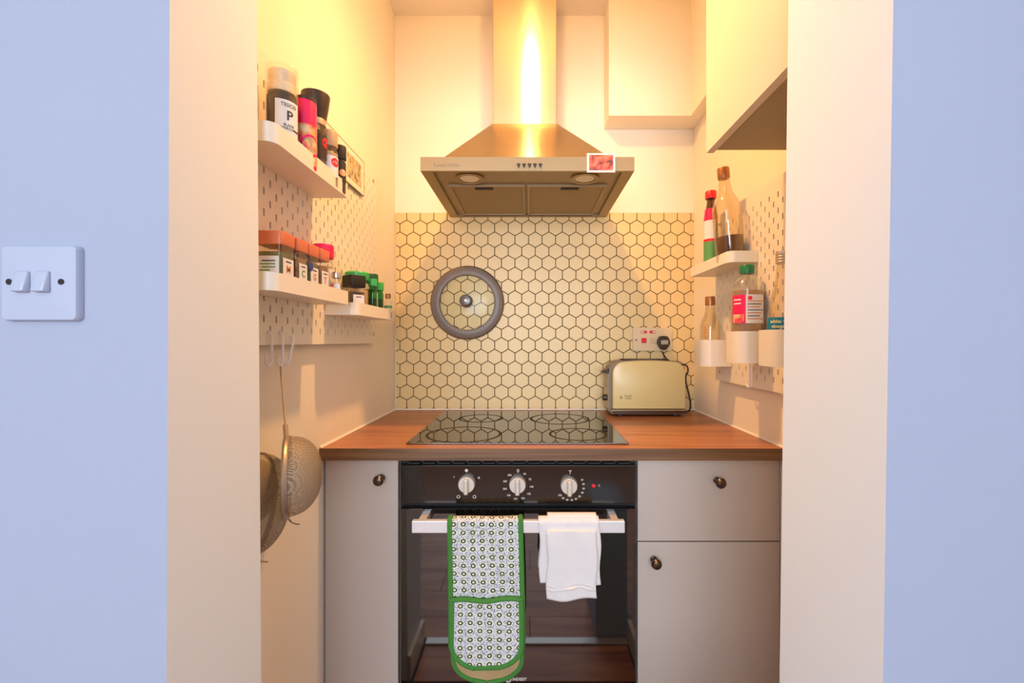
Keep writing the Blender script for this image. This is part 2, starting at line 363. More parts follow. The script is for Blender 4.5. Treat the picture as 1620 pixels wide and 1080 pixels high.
win = struct('window_1', m, mWhitePl)
for a, b in ((wx0+.05, -.275), (-.225, wx1-.05)): build('pane', M().box((a, -2.70, wz0+.05), (b, -2.694, wz1-.05)), mPane, win)
# floor: planks laid across the room
floor = struct('floor', M().box((-2.2, -2.75, -0.03), (2.2, DB+0.1, -0.006)), mFloorD)
pw = 0.19; y = -2.70; k = 0; pmesh = {}
while y < DL0-0.03:
    x = -2.1 - (k % 3)*0.42
    while x < 2.1:
        a, b = max(x, -2.1), min(x+1.26, 2.1); y1 = min(y+pw, DL0-0.03)
        if b-a > 0.03: build('plank', M().box((a+.0015, y+.0015, -0.006), (b-.0015, y1-.0015, 0.0)), mFloorA, floor)
        x += 1.26
    y += pw; k += 1
y = DL0+0.01
while y < 1.10:
    y1 = min(y+pw, 1.13); build('plank', M().box((XL+.004, y+.0015, -0.006), (XR-.004, y1-.0015, 0.0)) if y > 0.69 else M().box((lx_i(0)+.02, y+.0015, -0.006), (rx_i(0)-.02, min(y1, .69)-.0015, 0.0)), mFloorA, floor)
    y = min(y1, .69) if y < .69 else y1
struct('trim_1', M().rbox((lx_o(0)+.02, DL0-0.028, 0.0), (rx_o(0)-.02, DL0+0.009, 0.006), 0.002), mThresh)
struct('baseboard_left', M().box((lx_o(0)+.001, DL0-0.012, 0), (lx_o(0)+.014, DL1, 0.085)), mSkirt)
struct('baseboard_right', M().box((rx_o(0)-.018, DL0-0.012, 0), (rx_o(0)-.003, DL1, 0.085)), mSkirt)
# sealant beads where the worktop meets the walls
CT = H-0.266; CB = CT-0.0300; DF = 1.078
def bead(name, p, q, a, b): struct(name, M().add([p, (p[0]+a[0], p[1]+a[1], p[2]), (p[0], p[1], p[2]+b), q, (q[0]+a[0], q[1]+a[1], q[2]), (q[0], q[1], q[2]+b)], [(0,1,2),(5,4,3),(0,3,4,1),(1,4,5,2),(2,5,3,0)]), mSeal)
bead('trim_2', (XL+.0002, DF+.004, CT+.0003), (XL+.0002, DB-.002, CT+.0003), (.005, 0), .005)
bead('trim_3', (XR-.0002, DF+.004, CT+.0003), (XR-.0002, DB-.002, CT+.0003), (-.005, 0), .005)
bead('trim_4', (XL+.001, DB-.0045, CT+.0003), (XR-.001, DB-.0045, CT+.0003), (0, -.004), .005)
# boxed-in pipes: across the right of the back wall, then forward along the right wall
BX = 0.287; BZ = H+0.817
struct('trim_5', M().prism([(BX, DB-.0005), (BX, 1.583), (0.585, 1.583), (0.585, 0.90), (XR-.0005, 0.90), (XR-.0005, DB-.0005)], BZ, CEIL-.0005), mCream)

# ------------------------------------------------------------ hexagon tiles (clipped to the tiled panel)
TX0, TX1 = (627-VX)/409.0, (1097.5-VX)/409.0
TZ1, TZ0 = H+(VY-337)/409.0, CT+.004
struct('trim_6', M().box((TX0, DB-.0035, TZ0), (TX1, DB-.0002, TZ1)), mGrout)
pit = 21.35/409; rowp = pit*math.cos(PI/6); R = (pit-0.0026)/2/math.cos(PI/6)
def clip(poly):
    for ax, lim, sg in ((0, TX0, 1), (0, TX1, -1), (1, TZ0, 1), (1, TZ1, -1)):
        out = []
        for i in range(len(poly)):
            p, q = poly[i-1], poly[i]; dp = (p[ax]-lim)*sg; dq = (q[ax]-lim)*sg
            if (dp >= 0) != (dq >= 0): t = dp/(dp-dq); out.append((p[0]+(q[0]-p[0])*t, p[1]+(q[1]-p[1])*t))
            if dq >= 0: out.append(q)
        poly = out
        if not poly: break
    return poly
def area(p): return abs(sum(p[i-1][0]*p[i][1]-p[i][0]*p[i-1][1] for i in range(len(p))))/2
def tile_mb(poly, mb):
    n = len(poly); cx = sum(p[0] for p in poly)/n; cz = sum(p[1] for p in poly)/n
    def ring(s, y): return [(cx+(p[0]-cx)*s, y, cz+(p[1]-cz)*s) for p in poly]
    vs = ring(1, 0)+ring(1, -.0016)+ring(.965, -.0024)
    fs = [(i, (i+1) % n, n+(i+1) % n, n+i) for i in range(n)]+[(n+i, n+(i+1) % n, 2*n+(i+1) % n, 2*n+i) for i in range(n)]+[tuple(2*n+i for i in range(n))]
    mb.add(vs, fs)
hexp = [(R*math.sin(PI/3*i), R*math.cos(PI/3*i)) for i in range(6)]
tmesh = None; tiles = []
ox = (644.0-VX)/409; oz = H+(VY-361)/409
for r in range(-2, 18):
    for c in range(-2, 24):
        cx = ox+(c+(0.5 if r % 2 else 0))*pit; cz = oz-r*rowp
        p = clip([(cx+a, cz+b) for a, b in hexp])
        if len(p) > 2 and area(p) > 2e-5:
            full = area(p) > 0.999*area(hexp)
            hid = (0.31 < cx < 0.58 and cz < H-0.10)
            tiles.append((0 if full and not hid else 1, abs(cx)+abs(cz-1.4), cx, cz, p, full))
tiles.sort(key=lambda t: t[:2]); rest = M()
for i, (_, _, cx, cz, p, full) in enumerate(tiles):
    if i < 300:
        if full and tmesh is None:
            mb = M(); tile_mb(hexp, mb); o = build('tile', mb, mTile, wall_back, local=True); tmesh = o.data
        elif full: o = bpy.data.objects.new('tile', tmesh); C.objects.link(o); o.parent = wall_back
        else:
            mb = M(); tile_mb([(a-cx, b-cz) for a, b in p], mb); o = build('tile', mb, mTile, wall_back, local=True)
        o.location = (cx, DB-.0035, cz)
        if full: o.rotation_euler = (random.uniform(-.006, .006), 0, random.uniform(-.006, .006))
    else: tile_mb([(a, b) for a, b in p], rest)
rest.v = [(v[0], v[1]+DB-.0035, v[2]) for v in rest.v]
o = build('cut_tile', rest, mTile, wall_back); o['kind'] = 'stuff'

# ------------------------------------------------------------ ceiling lamp (out of frame, lights the alcove)
LP = Vector((0.005, 1.09, H+1.192))
t = thing('ceiling_lamp', 'small bare bulb ceiling lamp above the hob front, just above the frame', 'lamp', (LP.x, LP.y, CEIL))
build('ceiling_rose', M().lathe([(0.04, CEIL-.018), (0.045, CEIL-.004), (0.045, CEIL-.0005)], 24, (LP.x, LP.y, 0)), mWhitePl, t, True)
build('lamp_holder', M().lathe([(0.016, LP.z+.026), (0.018, CEIL-.03), (0.014, CEIL-.018)], 20, (LP.x, LP.y, 0)), mWhitePl, t, True)
mBulb = bpy.data.materials.new('warm_bulb'); mBulb.use_nodes = True
bb = mBulb.node_tree.nodes['Principled BSDF']; bb.inputs['Emission Color'].default_value = (1.0, 0.60, 0.235, 1); bb.inputs['Emission Strength'].default_value = 3.0
build('bulb', M().lathe([(0.0005, -.03)]+[(0.03*math.cos(a), 0.03*math.sin(a)) for a in [-1.2, -.8, -.4, 0, .4, .8]]+[(0.014, .028)], 20, tuple(LP)), mBulb, t, True)

# ------------------------------------------------------------ cooker hood
hx0, hx1, hd = -0.307, 0.293, 1.222; hb = H+0.476; ht = H+0.515
hood = thing('cooker_hood', 'brushed steel chimney cooker hood over the hob', 'cooker hood', (-.007, 1.45, hb))
cx0, cx1, cdp = -0.126, 0.0905, 1.487; pz = H+0.739
build('chimney', M().box((cx0, cdp, pz-.002), (cx1, DB-.001, CEIL-.001)), mSteel, hood, bevel=.0015)
build('canopy', M().hexa([(hx0+.03, hd+.045, ht-.001), (hx1-.03, hd+.045, ht-.001), (hx1-.03, DB-.002, ht-.001), (hx0+.03, DB-.002, ht-.001),
    (cx0-.002, cdp-.002, pz), (cx1+.002, cdp-.002, pz), (cx1+.002, DB-.002, pz), (cx0-.002, DB-.002, pz)]), mSteel, hood)
m = M(); w_ = .032
m.box((hx0, hd, hb), (hx1, hd+.012, ht)); m.box((hx0, DB-.02, hb), (hx1, DB-.002, ht-.004)); m.box((hx0, hd+.012, hb), (hx0+w_, DB-.02, ht-.004)); m.box((hx1-w_, hd+.012, hb), (hx1, DB-.02, ht-.004))
m.box((hx0, hd+.006, ht-.004), (hx1, DB-.002, ht))
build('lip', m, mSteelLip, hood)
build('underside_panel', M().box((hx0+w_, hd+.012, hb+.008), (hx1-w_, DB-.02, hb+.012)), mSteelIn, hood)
fm = (hx0+hx1)/2-.005
for a, b in ((hx0+.055, fm-.004), (fm+.004, hx1-.055)):
    f = build('grease_filter', M().box((a, 1.345, hb+.003), (b, 1.655, hb+.0078)), mFilter, hood)
    fr = M()
    for p, q in (((a, 1.345), (b, 1.353)), ((a, 1.647), (b, 1.655)), ((a, 1.353), (a+.008, 1.647)), ((b-.008, 1.353), (b, 1.647))): fr.box((p[0], p[1], hb+.0002), (q[0], q[1], hb+.003))
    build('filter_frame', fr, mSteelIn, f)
    c = (a+b)/2 - .01*(1 if a < 0 and b < 0 else -1)
    build('latch', M().rbox((c-.028, 1.362, hb+.0000), (c+.028, 1.378, hb+.003), .001), mDark, f)
for cx in (-0.178, 0.163):
    l = build('light_ring', M().lathe([(.030, 0), (.042, 0), (.042, .006), (.030, .006)], 28, (cx, 1.292, hb+.002), cap=False), mSteelLip, hood, True)
    build('light_lens', M().lathe([(.0005, .0015), (.018, .001), (.030, .003)], 28, (cx, 1.292, hb+.0005), cap=False), mat('frosted_lens', (0.80, 0.72, 0.55), 0.3), l, True)
for i in range(5):
    px = 820.5+i*8.6; p = W(px, 261.5, hd)
    build('button', M().prism([(p.x-.0052, p.z+.004), (p.x, p.z-.0075), (p.x+.0052, p.z+.004)], hd-.004, hd-.0001, 'y'), mDark, hood)
p = W(706.5, 261, hd); text('Russell Hobbs', .0128, mGreyPr, hood, loc=(p.x, hd-.0003, p.z), local=False)
# stamp-like magnet on the lip
p0 = W(928.5, 272.5, hd-.004); p1 = W(973.5, 242, hd-.004)
t = thing('fridge_magnet', 'small stamp-edged magnet with a red picture on the hood lip', 'magnet', ((p0.x+p1.x)/2, hd-.002, p0.z))
poly = []
def scal(a, b, n):
    for i in range(n):
        for s, dd in ((0, 0), (.25, 0), (.4, 1), (.6, 1), (.75, 0)):
            u = (i+s)/n; q = (a[0]+(b[0]-a[0])*u, a[1]+(b[1]-a[1])*u); nx, nz = -(b[1]-a[1]), (b[0]-a[0]); l_ = math.hypot(nx, nz)
            poly.append((q[0]+nx/l_*.0011*dd, q[1]+nz/l_*.0011*dd))
scal((p0.x, p0.z), (p1.x, p0.z), 13); scal((p1.x, p0.z), (p1.x, p1.z), 9); scal((p1.x, p1.z), (p0.x, p1.z), 13); scal((p0.x, p1.z), (p0.x, p0.z), 9)
build('magnet_card', M().prism(poly, hd-.0035, hd-.0004, 'y'), mLabel, t)
build('picture', M().box((p0.x+.006, hd-.004, p0.z+.006), (p1.x-.006, hd-.0036, p1.z-.005)), mArtRed, t)

# ------------------------------------------------------------ worktop and hob
wt = thing('worktop', 'orange-brown wood laminate worktop across the alcove', 'worktop', (0, 1.38, CB))
build('slab', M().box((XL+.0005, DF+.0015, CB), (XR-.0005, DB-.004, CT)), mTop, wt)
build('front_edge', M().box((XL+.0005, DF, CB), (XR-.0005, DF+.0013, CT-.0006)), mEdge, wt)
hz = CT+.0045
q0 = W(641, 701, 1); 
hD0 = 1.117; hD1 = 1.625
t = thing('induction_hob', 'black glass hob set in the worktop under the hood', 'hob', (-.02, 1.35, CT+.0003))
xa, xb = -.318, .254
build('glass_top', M().rbox((xa, hD0, CT+.0004), (xb, hD1, hz), .0015), mHob, t)
def ring(cx, cy, r, w):
    build('ring_mark', M().lathe([(r-w, .0), (r, .0), (r, .0003), (r-w, .0003)], 48, (cx, cy, hz), cap=False), mHobMark, t)
for cx, cy, r in ((-.185, 1.225, .105), (-.165, 1.475, .075), (.10, 1.465, .10), (.135, 1.225, .082)): ring(cx, cy, r, .007)

# ------------------------------------------------------------ cabinets
CD = 1.10; ZT = CB-.0035; ZB = 0.10
def knob(parent, px, py):
    p = W(px, py, CD)
    build('knob', M().lathe([(.0085, 0), (.0088, .003), (.0055, .005), (.0052, .016), (.009, .019), (.0125, .023), (.0130, .028), (.010, .033), (.004, .035), (.0005, .0352)], 20, (p.x, CD-.0002, p.z), axis='y'), mKnob, parent, True)
lc = thing('base_cabinet', 'narrow warm-grey base cabinet left of the oven with one knob', 'cabinet', (-.43, 1.38, 0), 'base cabinets')
build('carcass', M().box((XL+.004, CD+.019, ZB), (-.332, DB-.02, CB-.001)), mCabIn, lc)
d = build('door', M().rbox((XL+.005, CD, ZB), (-.3325, CD+.018, ZT), .0015), mCab, lc); knob(d, 604, 755)
build('plinth', M().box((XL+.004, 1.15, 0.0005), (-.332, 1.165, ZB-.002)), mCabIn, lc)
rc = thing('base_cabinet', 'wide warm-grey base cabinet right of the oven with a drawer above a door', 'cabinet', (.45, 1.38, 0), 'base cabinets')
build('carcass', M().box((.2715, CD+.019, ZB), (XR-.002, DB-.02, CB-.001)), mCabIn, rc)
zs = H-(856.5-VY)/F*CD
d = build('drawer', M().rbox((.272, CD, zs+.0015), (XR-.002, CD+.018, ZT), .0015), mCab, rc); knob(d, 1133.5, 759)
d = build('door', M().rbox((.272, CD, ZB), (XR-.002, CD+.018, zs-.0015), .0015), mCab, rc); knob(d, 1034, 884)
build('plinth', M().box((.2715, 1.15, 0.0005), (XR-.002, 1.165, ZB-.002)), mCabIn, rc)

# ------------------------------------------------------------ oven
ox0, ox1 = -.3285, .2695
ov = thing('oven', 'black glass built-in oven between the two grey cabinets', 'oven', (-.03, 1.38, 0.27))
build('oven_body', M().box((ox0, CD+.021, .27), (ox1, DB-.03, CB-.002)), mDark, ov)
pz1 = H-(735-VY)/F*CD; pz0 = H-(796-VY)/F*CD
cp = build('control_panel', M().rbox((ox0+.003, CD-.004, pz0), (ox1-.003, CD+.020, pz1), .002), mPanelG, ov)
m = M()
for i in range(15): x = ox0+.02+i*.038; m.box((x, CD+.004, pz1+.001), (x+.030, CD+.020, pz1+.0045))
build('vent_grille', m, mDark, ov)
dz1 = H-(803-VY)/F*CD; dz0 = 0.285
door = build('door_glass', M().rbox((ox0+.003, CD-.004, dz0), (ox1-.003, CD+.016, dz1), .002), mBlackG, ov)
HD = 1.035; hz0 = H-(842-VY)/F*HD; hz1 = H-(823-VY)/F*HD
hxa, hxb = (652-VX)/F*HD, (988-VX)/F*HD
hn = build('handle', M().rbox((hxa, HD-.004, hz0), (hxb, HD+.010, hz1), .0015), mHandle, ov)
for x in (hxa+.012, hxb-.030): build('handle_post', M().box((x, HD+.010, hz0+.004), (x+.018, CD-.0042, hz1-.002)), mHandle, hn)
for i, (px, py) in enumerate(((737, 767), (818.5, 768), (901, 769.5))):
    c = W(px, py+1.5, 1.072); kb = build('knob', M().lathe([(.0215, .0), (.0215, .006), (.0205, .014), (.0195, .017), (.0005, .0175)], 32, (c.x, CD-.0042-.001, c.z), axis='y'), mOvKnob, cp, True)
    build('knob_grip', M().rbox((c.x-.0055, CD-.034, c.z-.0215), (c.x+.0055, CD-.0215, c.z+.0165), .003), mOvKnob, kb)
    build('pointer', M().box((c.x+.0015, CD-.0345, c.z-.016), (c.x+.003, CD-.0341, c.z+.016)), mPrint, kb)
    c0 = W(px+1, py, CD-.004)
    def mark(s, a, r=.034, sz=.0065): text(s, sz, mPrint, cp, 'printed_mark', loc=(c0.x+r*math.sin(a), CD-.0044, c0.z+r*math.cos(a)), local=False, bold=.0002)
    if i == 0:
        for s, a in (('\u25CF', 0), ('*', -1.05), ('\u00A4', 1.05), ('O', -2.55), ('O', 2.55)): mark(s, a, .036, .012 if s == 'O' else .010)
    if i == 1:
        mark('0', 0, .037, .012)
        for k, s in enumerate(('50', '75', '100', '125', '150', '175', '190', '200', '225', '250')): mark(s, .52+k*.565)
    if i == 2:
        mark('T', 0, .036, .012)
        for k, s in enumerate(('10', '20', '30', '40', '50', '60', '70', '80', '90', '100')): mark(s, 1.05+k*.33)
p = W(939, 768, CD-.004); build('indicator_light', M().lathe([(.0048, 0), (.0048, .002), (.003, .0035), (.0005, .004)], 16, (p.x, CD-.0042, p.z), axis='y'), mRed, cp, True)
p = W(948, 768, CD-.004); text('C', .008, mPrint, cp, 'printed_mark', loc=(p.x, CD-.0044, p.z), local=False)
p = W(804, 1074, CD-.004)
build('maker_badge', M().lathe([(.0055, 0), (.0082, 0), (.0082, .0004), (.0055, .0004)], 20, (p.x, CD-.0042, p.z), cap=False, axis='y'), mPrint, door)
text('i', .012, mPrint, door, 'maker_badge', loc=(p.x, CD-.0044, p.z), local=False, bold=.0004)
p = W(822, 1074, CD-.004); text('INDESIT', .0100, mPrint, door, 'maker_lettering', loc=(p.x, CD-.0044, p.z), local=False, bold=.0003)

# ------------------------------------------------------------ oven gloves and towel over the handle
barz = hz1+.001; yf = HD-.0075; yb = HD+.0135
def drape(s, zf, zb, bulge=0.0):
    """s runs from back bottom (0) over the bar to front bottom (1) by length -> (y,z)"""
    r = (yb-yf)/2; Lb = barz-zb; La = PI*r; Lf = barz-zf; L = Lb+La+Lf; d = s*L
    if d < Lb: return yb+.001, zb+d
    if d < Lb+La: a = (d-Lb)/r; return (yf+yb)/2+r*math.cos(a), barz+r*math.sin(a)*.55
    return yf, barz-(d-Lb-La)
def drape_len(zf, zb): return (barz-zb)+PI*(yb-yf)/2+(barz-zf)
gl = thing('oven_gloves', 'white ring-patterned double oven gloves with green binding hung over the oven handle', 'oven gloves', (-.10, HD, 0.42))
gx0, gx1 = (712-VX)/F*(yf), (826-VX)/F*(yf)
zf = H-(1054-VY)/F*yf; zb = H-(1079-VY)/F*yb
def round_end(s, L, zlen_r=.075):
    # half width factor near either end (rounded tips)
    d = min(s*L, (1-s)*L); rr = .060
    if d >= rr: return 1.0
    u = 1-d/rr; return math.sqrt(max(0, 1-u**2.3))
Lg = drape_len(zf, zb)
def glove_fn(off=0.0, s0=0, s1=1):
    def fn(u, v):
        s = s0+(s1-s0)*v; y, z = drape(s, zf, zb); wv = max(round_end(s, Lg), .02)
        frontness = max(0, (z_front(s)))
        cx = (gx0+gx1)/2 + .002*math.sin(s*9); hw = (gx1-gx0)/2*(1+.03*frontness)
        x = cx+(u-.5)*2*hw*wv
        pad = .0035*math.sin(PI*u)**.5
        sg = -1 if s > .5 else 1
        y2 = y + sg*(pad*.6+off) + .0012*math.sin(x*60+z*30)
        return (x, y2, z)
    return fn
def z_front(s): return max(0, (s-.5)*2)
nu, nv = 22, 110
m = M(); m.grid(glove_fn(), nu, nv)
uvs = [((u/nu)*(gx1-gx0)*max(round_end(v/nv, Lg), .02) + (1-max(round_end(v/nv, Lg), .02))*(gx1-gx0)/2, v/nv*Lg) for v in range(nv+1) for u in range(nu+1)]
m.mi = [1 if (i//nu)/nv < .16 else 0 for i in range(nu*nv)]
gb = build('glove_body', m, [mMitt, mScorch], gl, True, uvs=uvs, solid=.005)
# pockets: an outer layer over each end
pz_top = H-(946-VY)/F*yf; s_p = 1-(pz_top-zf)/Lg
m = M(); m.grid(glove_fn(.006, s_p, .995), nu, 40)
uvs = []
for v in range(41):
    s = s_p+(.995-s_p)*v/40; wv = max(round_end(s, Lg), .02)
    for u in range(nu+1): uvs.append((.008+(u/nu-.5)*(gx1-gx0)*wv+(gx1-gx0)/2, s*Lg+.004))
pk = build('front_pocket', m, mMitt, gl, True, uvs=uvs, solid=.004)
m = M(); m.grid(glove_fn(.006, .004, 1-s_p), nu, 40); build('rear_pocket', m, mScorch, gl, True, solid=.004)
def edge_path(off, s0, s1, n, side):
    f = glove_fn(off, s0, s1); return [Vector(f(side, i/n)) for i in range(n+1)]
def flatband(pts, w, th, out=(0, 1)):
    m = M(); m.tube(pts, w, 8); return m
e1 = edge_path(.001, .0, 1, 120, 0.012); e2 = edge_path(.001, .0, 1, 120, 0.988)
build('edge_binding', M().tube(e1, .0064, 8), mGreenCloth, gl, True); build('edge_binding', M().tube(e2, .0064, 8), mGreenCloth, gl, True)
pe = edge_path(.006, s_p, .995, 50, .03)+list(reversed(edge_path(.006, s_p, .995, 50, .97)))
build('pocket_binding', M().tube(pe, .0068, 8), mGreenCloth, gl, True)
f = glove_fn(.0075, s_p, .995); build('pocket_hem', M().tube([Vector(f(.02+.96*i/20, 0))+Vector((0, 0, .002*math.sin(i*.5)+.003*i/20)) for i in range(21)], .0058, 8), mGreenCloth, gl, True)
# towel: wide back layer and a narrower folded front layer
tw = thing('tea_towel', 'white folded cloth hung over the oven handle beside the gloves', 'towel', (.09, HD, .5))
yf2 = yf-.001
def tx(px): return (px-VX)/F*yf2
def tz(py): return H-(py-VY)/F*yf2
def towel(x0, x1, zfl, zbk, off, wav, seed, sk):
    L = drape_len(zfl, zbk)
    def fn(u, v):
        y, z = drape(v, zfl, zbk); fr = z < barz-.0005 and v > .5
        x = x0+(x1-x0)*u + .0022*math.sin(z*55+seed)*(.4+abs(u-.5)) + (sk*(barz-z) if fr else 0)
        k = min(1, max(0, (barz-z)/.05))
        sg = -1 if v > .5 else 1
        over = off if v > .25 else off
        y += sg*(off + wav*k*(.5+.5*math.sin(u*9+seed+z*14)))
        if not fr and abs(y-(yf+yb)/2) < .02 and z >= barz-.001: z += off*.8
        if fr: z += (.004*math.sin(u*5+seed))*k*(1 if v > .8 else 0)
        return (x, y, z)
    return M().grid(fn, 26, 70)
build('under_layer', towel(tx(853), tx(949), tz(924), tz(905), .0012, .0035, 1.3, .01), mTowel, tw, True, solid=.0022)
build('top_layer', towel(tx(866), tx(944), tz(944), tz(900), .0075, .0045, 3.1, -.012), mTowel, tw, True, solid=.0035)
# turned hem along the bottom of the front layer
m = M(); m.tube([(tx(867)+(tx(941)-tx(867))*i/20-.012*(barz-tz(925)), yf-.0125-.002*math.sin(i*.8), tz(926)-.004*math.sin(i*.35)) for i in range(21)], .0042, 8)
build('hem_fold', m, mTowel, tw, True)

# ------------------------------------------------------------ pegboards
def pegboard(label, xf, side, D0, D1, z0, z1, tpx):
    """side=+1: board on the left wall facing +x; -1: on the right wall facing -x"""
    t = thing('pegboard', label, 'pegboard', (xf-side*.0025, (D0+D1)/2, z0))
    m = M(); ncol = int(round((D1-D0)/.02))-1; m0 = ((D1-D0)-(ncol-1)*.02)/2
    th = .004; x0, x1 = xf, xf-side*th
    def P(d, z, back=0): return (x1 if back else x0, d, z)
    c0 = D0+m0-.01
    m.add([P(D0, z0), P(c0, z0), P(c0, z1), P(D0, z1)], [(0,1,2,3)])
    c1 = c0+ncol*.02; m.add([P(c1, z0), P(D1, z0), P(D1, z1), P(c1, z1)], [(0,1,2,3)])
    for i in range(ncol):
        a, b = c0+i*.02, c0+(i+1)*.02; cc = (a+b)/2
        zc = z0+.02+(.02 if i % 2 else 0.0)+.010; prev = z0
        while zc+.02 < z1-.004:
            lo, hi = zc-.02, zc+.02
            if prev < lo-1e-6: m.add([P(a, prev), P(b, prev), P(b, lo), P(a, lo)], [(0,1,2,3)])
            hw, hh, ch = .0025, .0075, .0015
            oc = [(cc-hw+ch, zc-hh), (cc+hw-ch, zc-hh), (cc+hw, zc-hh+ch), (cc+hw, zc+hh-ch), (cc+hw-ch, zc+hh), (cc-hw+ch, zc+hh), (cc-hw, zc+hh-ch), (cc-hw, zc-hh+ch)]
            vs = [P(*q) for q in oc]+[P(*q, 1) for q in oc]+[P(a, lo), P(b, lo), P(b, hi), P(a, hi)]
            fs = [(j, (j+1) % 8, 8+(j+1) % 8, 8+j) for j in range(8)]
            fs += [(16, 17, 1, 0), (17, 2, 1), (17, 18, 3, 2), (18, 4, 3), (18, 19, 5, 4), (19, 6, 5), (19, 16, 7, 6), (16, 0, 7)]
            m.add(vs, fs); prev = hi; zc += .04
        if prev < z1: m.add([P(a, prev), P(b, prev), P(b, z1), P(a, z1)], [(0,1,2,3)])
    # folded rim all round
    for (d0, zz0, d1, zz1) in ((D0, z0, D1, z0), (D0, z1, D1, z1), (D0, z0, D0, z1), (D1, z0, D1, z1)):
        m.add([P(d0, zz0), P(d1, zz1), (xf-side*.008, d1, zz1), (xf-side*.008, d0, zz0)], [(0,1,2,3)])
    me = build('perforated_panel', m, mWhiteMetal, t)
    wx = (XL if side > 0 else XR)
    for d in (D0+.03, D1-.03):
        for z in (z0+.03, z1-.03):
            s = M()
            a, b = sorted((wx+side*.0005, xf-side*.004)); n = 14
            s.lathe([(.011, 0), (.011, b-a)], n)
            s.v = [(a+v[2], d+v[0], z+v[1]) for v in s.v]
            build('spacer', s, mWhitePl, t)
            s = M().lathe([(.0052, 0), (.0052, .002), (.003, .0035), (.0005, .004)], n); s.v = [(xf+side*(v[2]+.0002), d+v[0], z+v[1]) for v in s.v]
            build('screw', s, mTin, t, True)
    return t
PLx, PRx = -.500, .6126
pegboard('white slotted metal pegboard on the left wall holding the spice shelves', PLx, 1, .70, 1.42, H-.008, H+.541, 0)
pegboard('white slotted metal pegboard on the right wall holding bottles', PRx, -1, .715, 1.438, H-.128, H+.406, 0)

# ------------------------------------------------------------ shelves on the pegboards
def shelf(label, xf, side, D0, D1, z0, hgt=.030, w=.080, grp='white pegboard shelves'):
    t = thing('wall_shelf', label, 'shelf', (xf+side*w/2, (D0+D1)/2, z0), grp)
    r = .020; a = xf+side*.0008; b = xf+side*w
    def outline(i):
        R_ = r-i
        pts = [(a, D1-i)]
        pts += [(b-side*i-side*R_+side*R_*math.sin(q), D1-i-R_+R_*math.cos(q)) for q in [k*PI/10 for k in range(6)]] if False else [(b-side*i, D1-i)]
        pts += [(b-side*i-side*R_+side*R_*math.cos(q), D0+i+R_-R_*math.sin(q)) for q in [k*PI/12 for k in range(7)]]
        pts += [(a, D0+i)]
        return pts
    build('tray', M().prism(outline(.002), z0, z0+.0022), mWhiteMetal, t)
    o = outline(0); i_ = outline(.002); n = len(o); m = M()
    vs = [(p[0], p[1], z0-.0005) for p in o]+[(p[0], p[1], z0+hgt) for p in o]+[(p[0], p[1], z0-.0005) for p in i_]+[(p[0], p[1], z0+hgt) for p in i_]
    fs = []
    for k in range(n-1): fs += [(k, k+1, n+k+1, n+k), (2*n+k, 3*n+k, 3*n+k+1, 2*n+k+1), (n+k, n+k+1, 3*n+k+1, 3*n+k), (k, 2*n+k, 2*n+k+1, k+1)]
    m.add(vs, fs); build('rim', m, mWhiteMetal, t, True)
    return z0+.0024
F1 = shelf('upper of the left-wall shelves, holding the pepper grinder and spice bottles', PLx, 1, .715, 1.005, H+.329, .033)
F2 = shelf('middle shelf on the left wall, holding the orange-lidded spice jars', PLx, 1, .715, 1.008, H+.084)
F3 = shelf('lowest and farthest left-wall shelf, holding green and black lidded jars', PLx, 1, 1.062, 1.345, H+.064)
F4 = shelf('shelf on the right wall holding a sauce bottle and a big glass bottle', PRx, -1, 1.170, 1.447, H+.212)

def face_ang(x, D): return math.atan2(-D, -x)     # direction from the item to the camera
def arc_patch(r, a0, a1, z0, z1, n=12, r2=None):
    m = M(); r2 = r2 or r
    vs = []
    for i in range(n+1):
        a = a0+(a1-a0)*i/n
        vs += [(r*math.cos(a), r*math.sin(a), z0), (r2*math.cos(a), r2*math.sin(a), z1)]
    m.add(vs, [(2*i, 2*i+2, 2*i+3, 2*i+1) for i in range(n)]); return m
def jar_round(name, label, cat, x, D, fl, r, hj, lid_r, lid_h, m_lid, m_cont, cont_h, grp, mglass=None, neck=None):
    t = thing(name, label, cat, (x, D, fl), grp)
    top = hj-lid_h
    nr = neck or r*.86
    build('glass_body', M().lathe([(r*.9, 0), (r, .003), (r, top-.012), (nr, top-.003), (nr, top)], 28), mglass or mGlass, t, True, local=True)
    build('contents', M().lathe([(r*.88, .002), (r*.95, .004), (r*.95, min(cont_h, top-.014))], 24), m_cont, t, True, local=True)
    build('lid', M().lathe([(lid_r*.97, top), (lid_r, top+.002), (lid_r, hj-.003), (lid_r*.93, hj), (.0005, hj)], 28), m_lid, t, True, local=True)
    return t
def sq_jar(label, x, D, fl, s, hj, lid_h, m_lid, m_cont, grp, rot=0, letter=None, fac=None, ink=None):
    t = thing('spice_jar', label, 'jar', (x, D, fl), grp, (0, 0, rot))
    h = s/2; top = hj-lid_h
    build('glass_body', M().prism(rrect(-h*.93, -h*.93, h*.93, h*.93, .006), 0, top), mGlass, t, True, local=True)
    build('contents', M().prism(rrect(-h*.85, -h*.85, h*.85, h*.85, .005), .002, top-.012), m_cont, t, True, local=True)
    build('lid', M().prism(rrect(-h, -h, h, h, .007), top, hj), m_lid, t, True, local=True, bevel=.0015)
    lz0, lz1 = .004, (.059 if hj > .1 else top*.72)
    build('label', M().box((h*.93, -h*.70, lz0), (h*.93+.0004, h*.70, lz1)), mLabel, t, local=True)
    if letter: text(letter, .018, ink or mInkO, t, loc=(h*.93+.0007, 0, lz1-.019), rot=(PI/2, 0, PI/2), bold=.0003)
    build('text_line', M().box((h*.93+.0005, -h*.35, lz1-.0065), (h*.93+.0008, h*.35, lz1-.0045)), mInk, t, local=True)
    return t, h, lz0, lz1
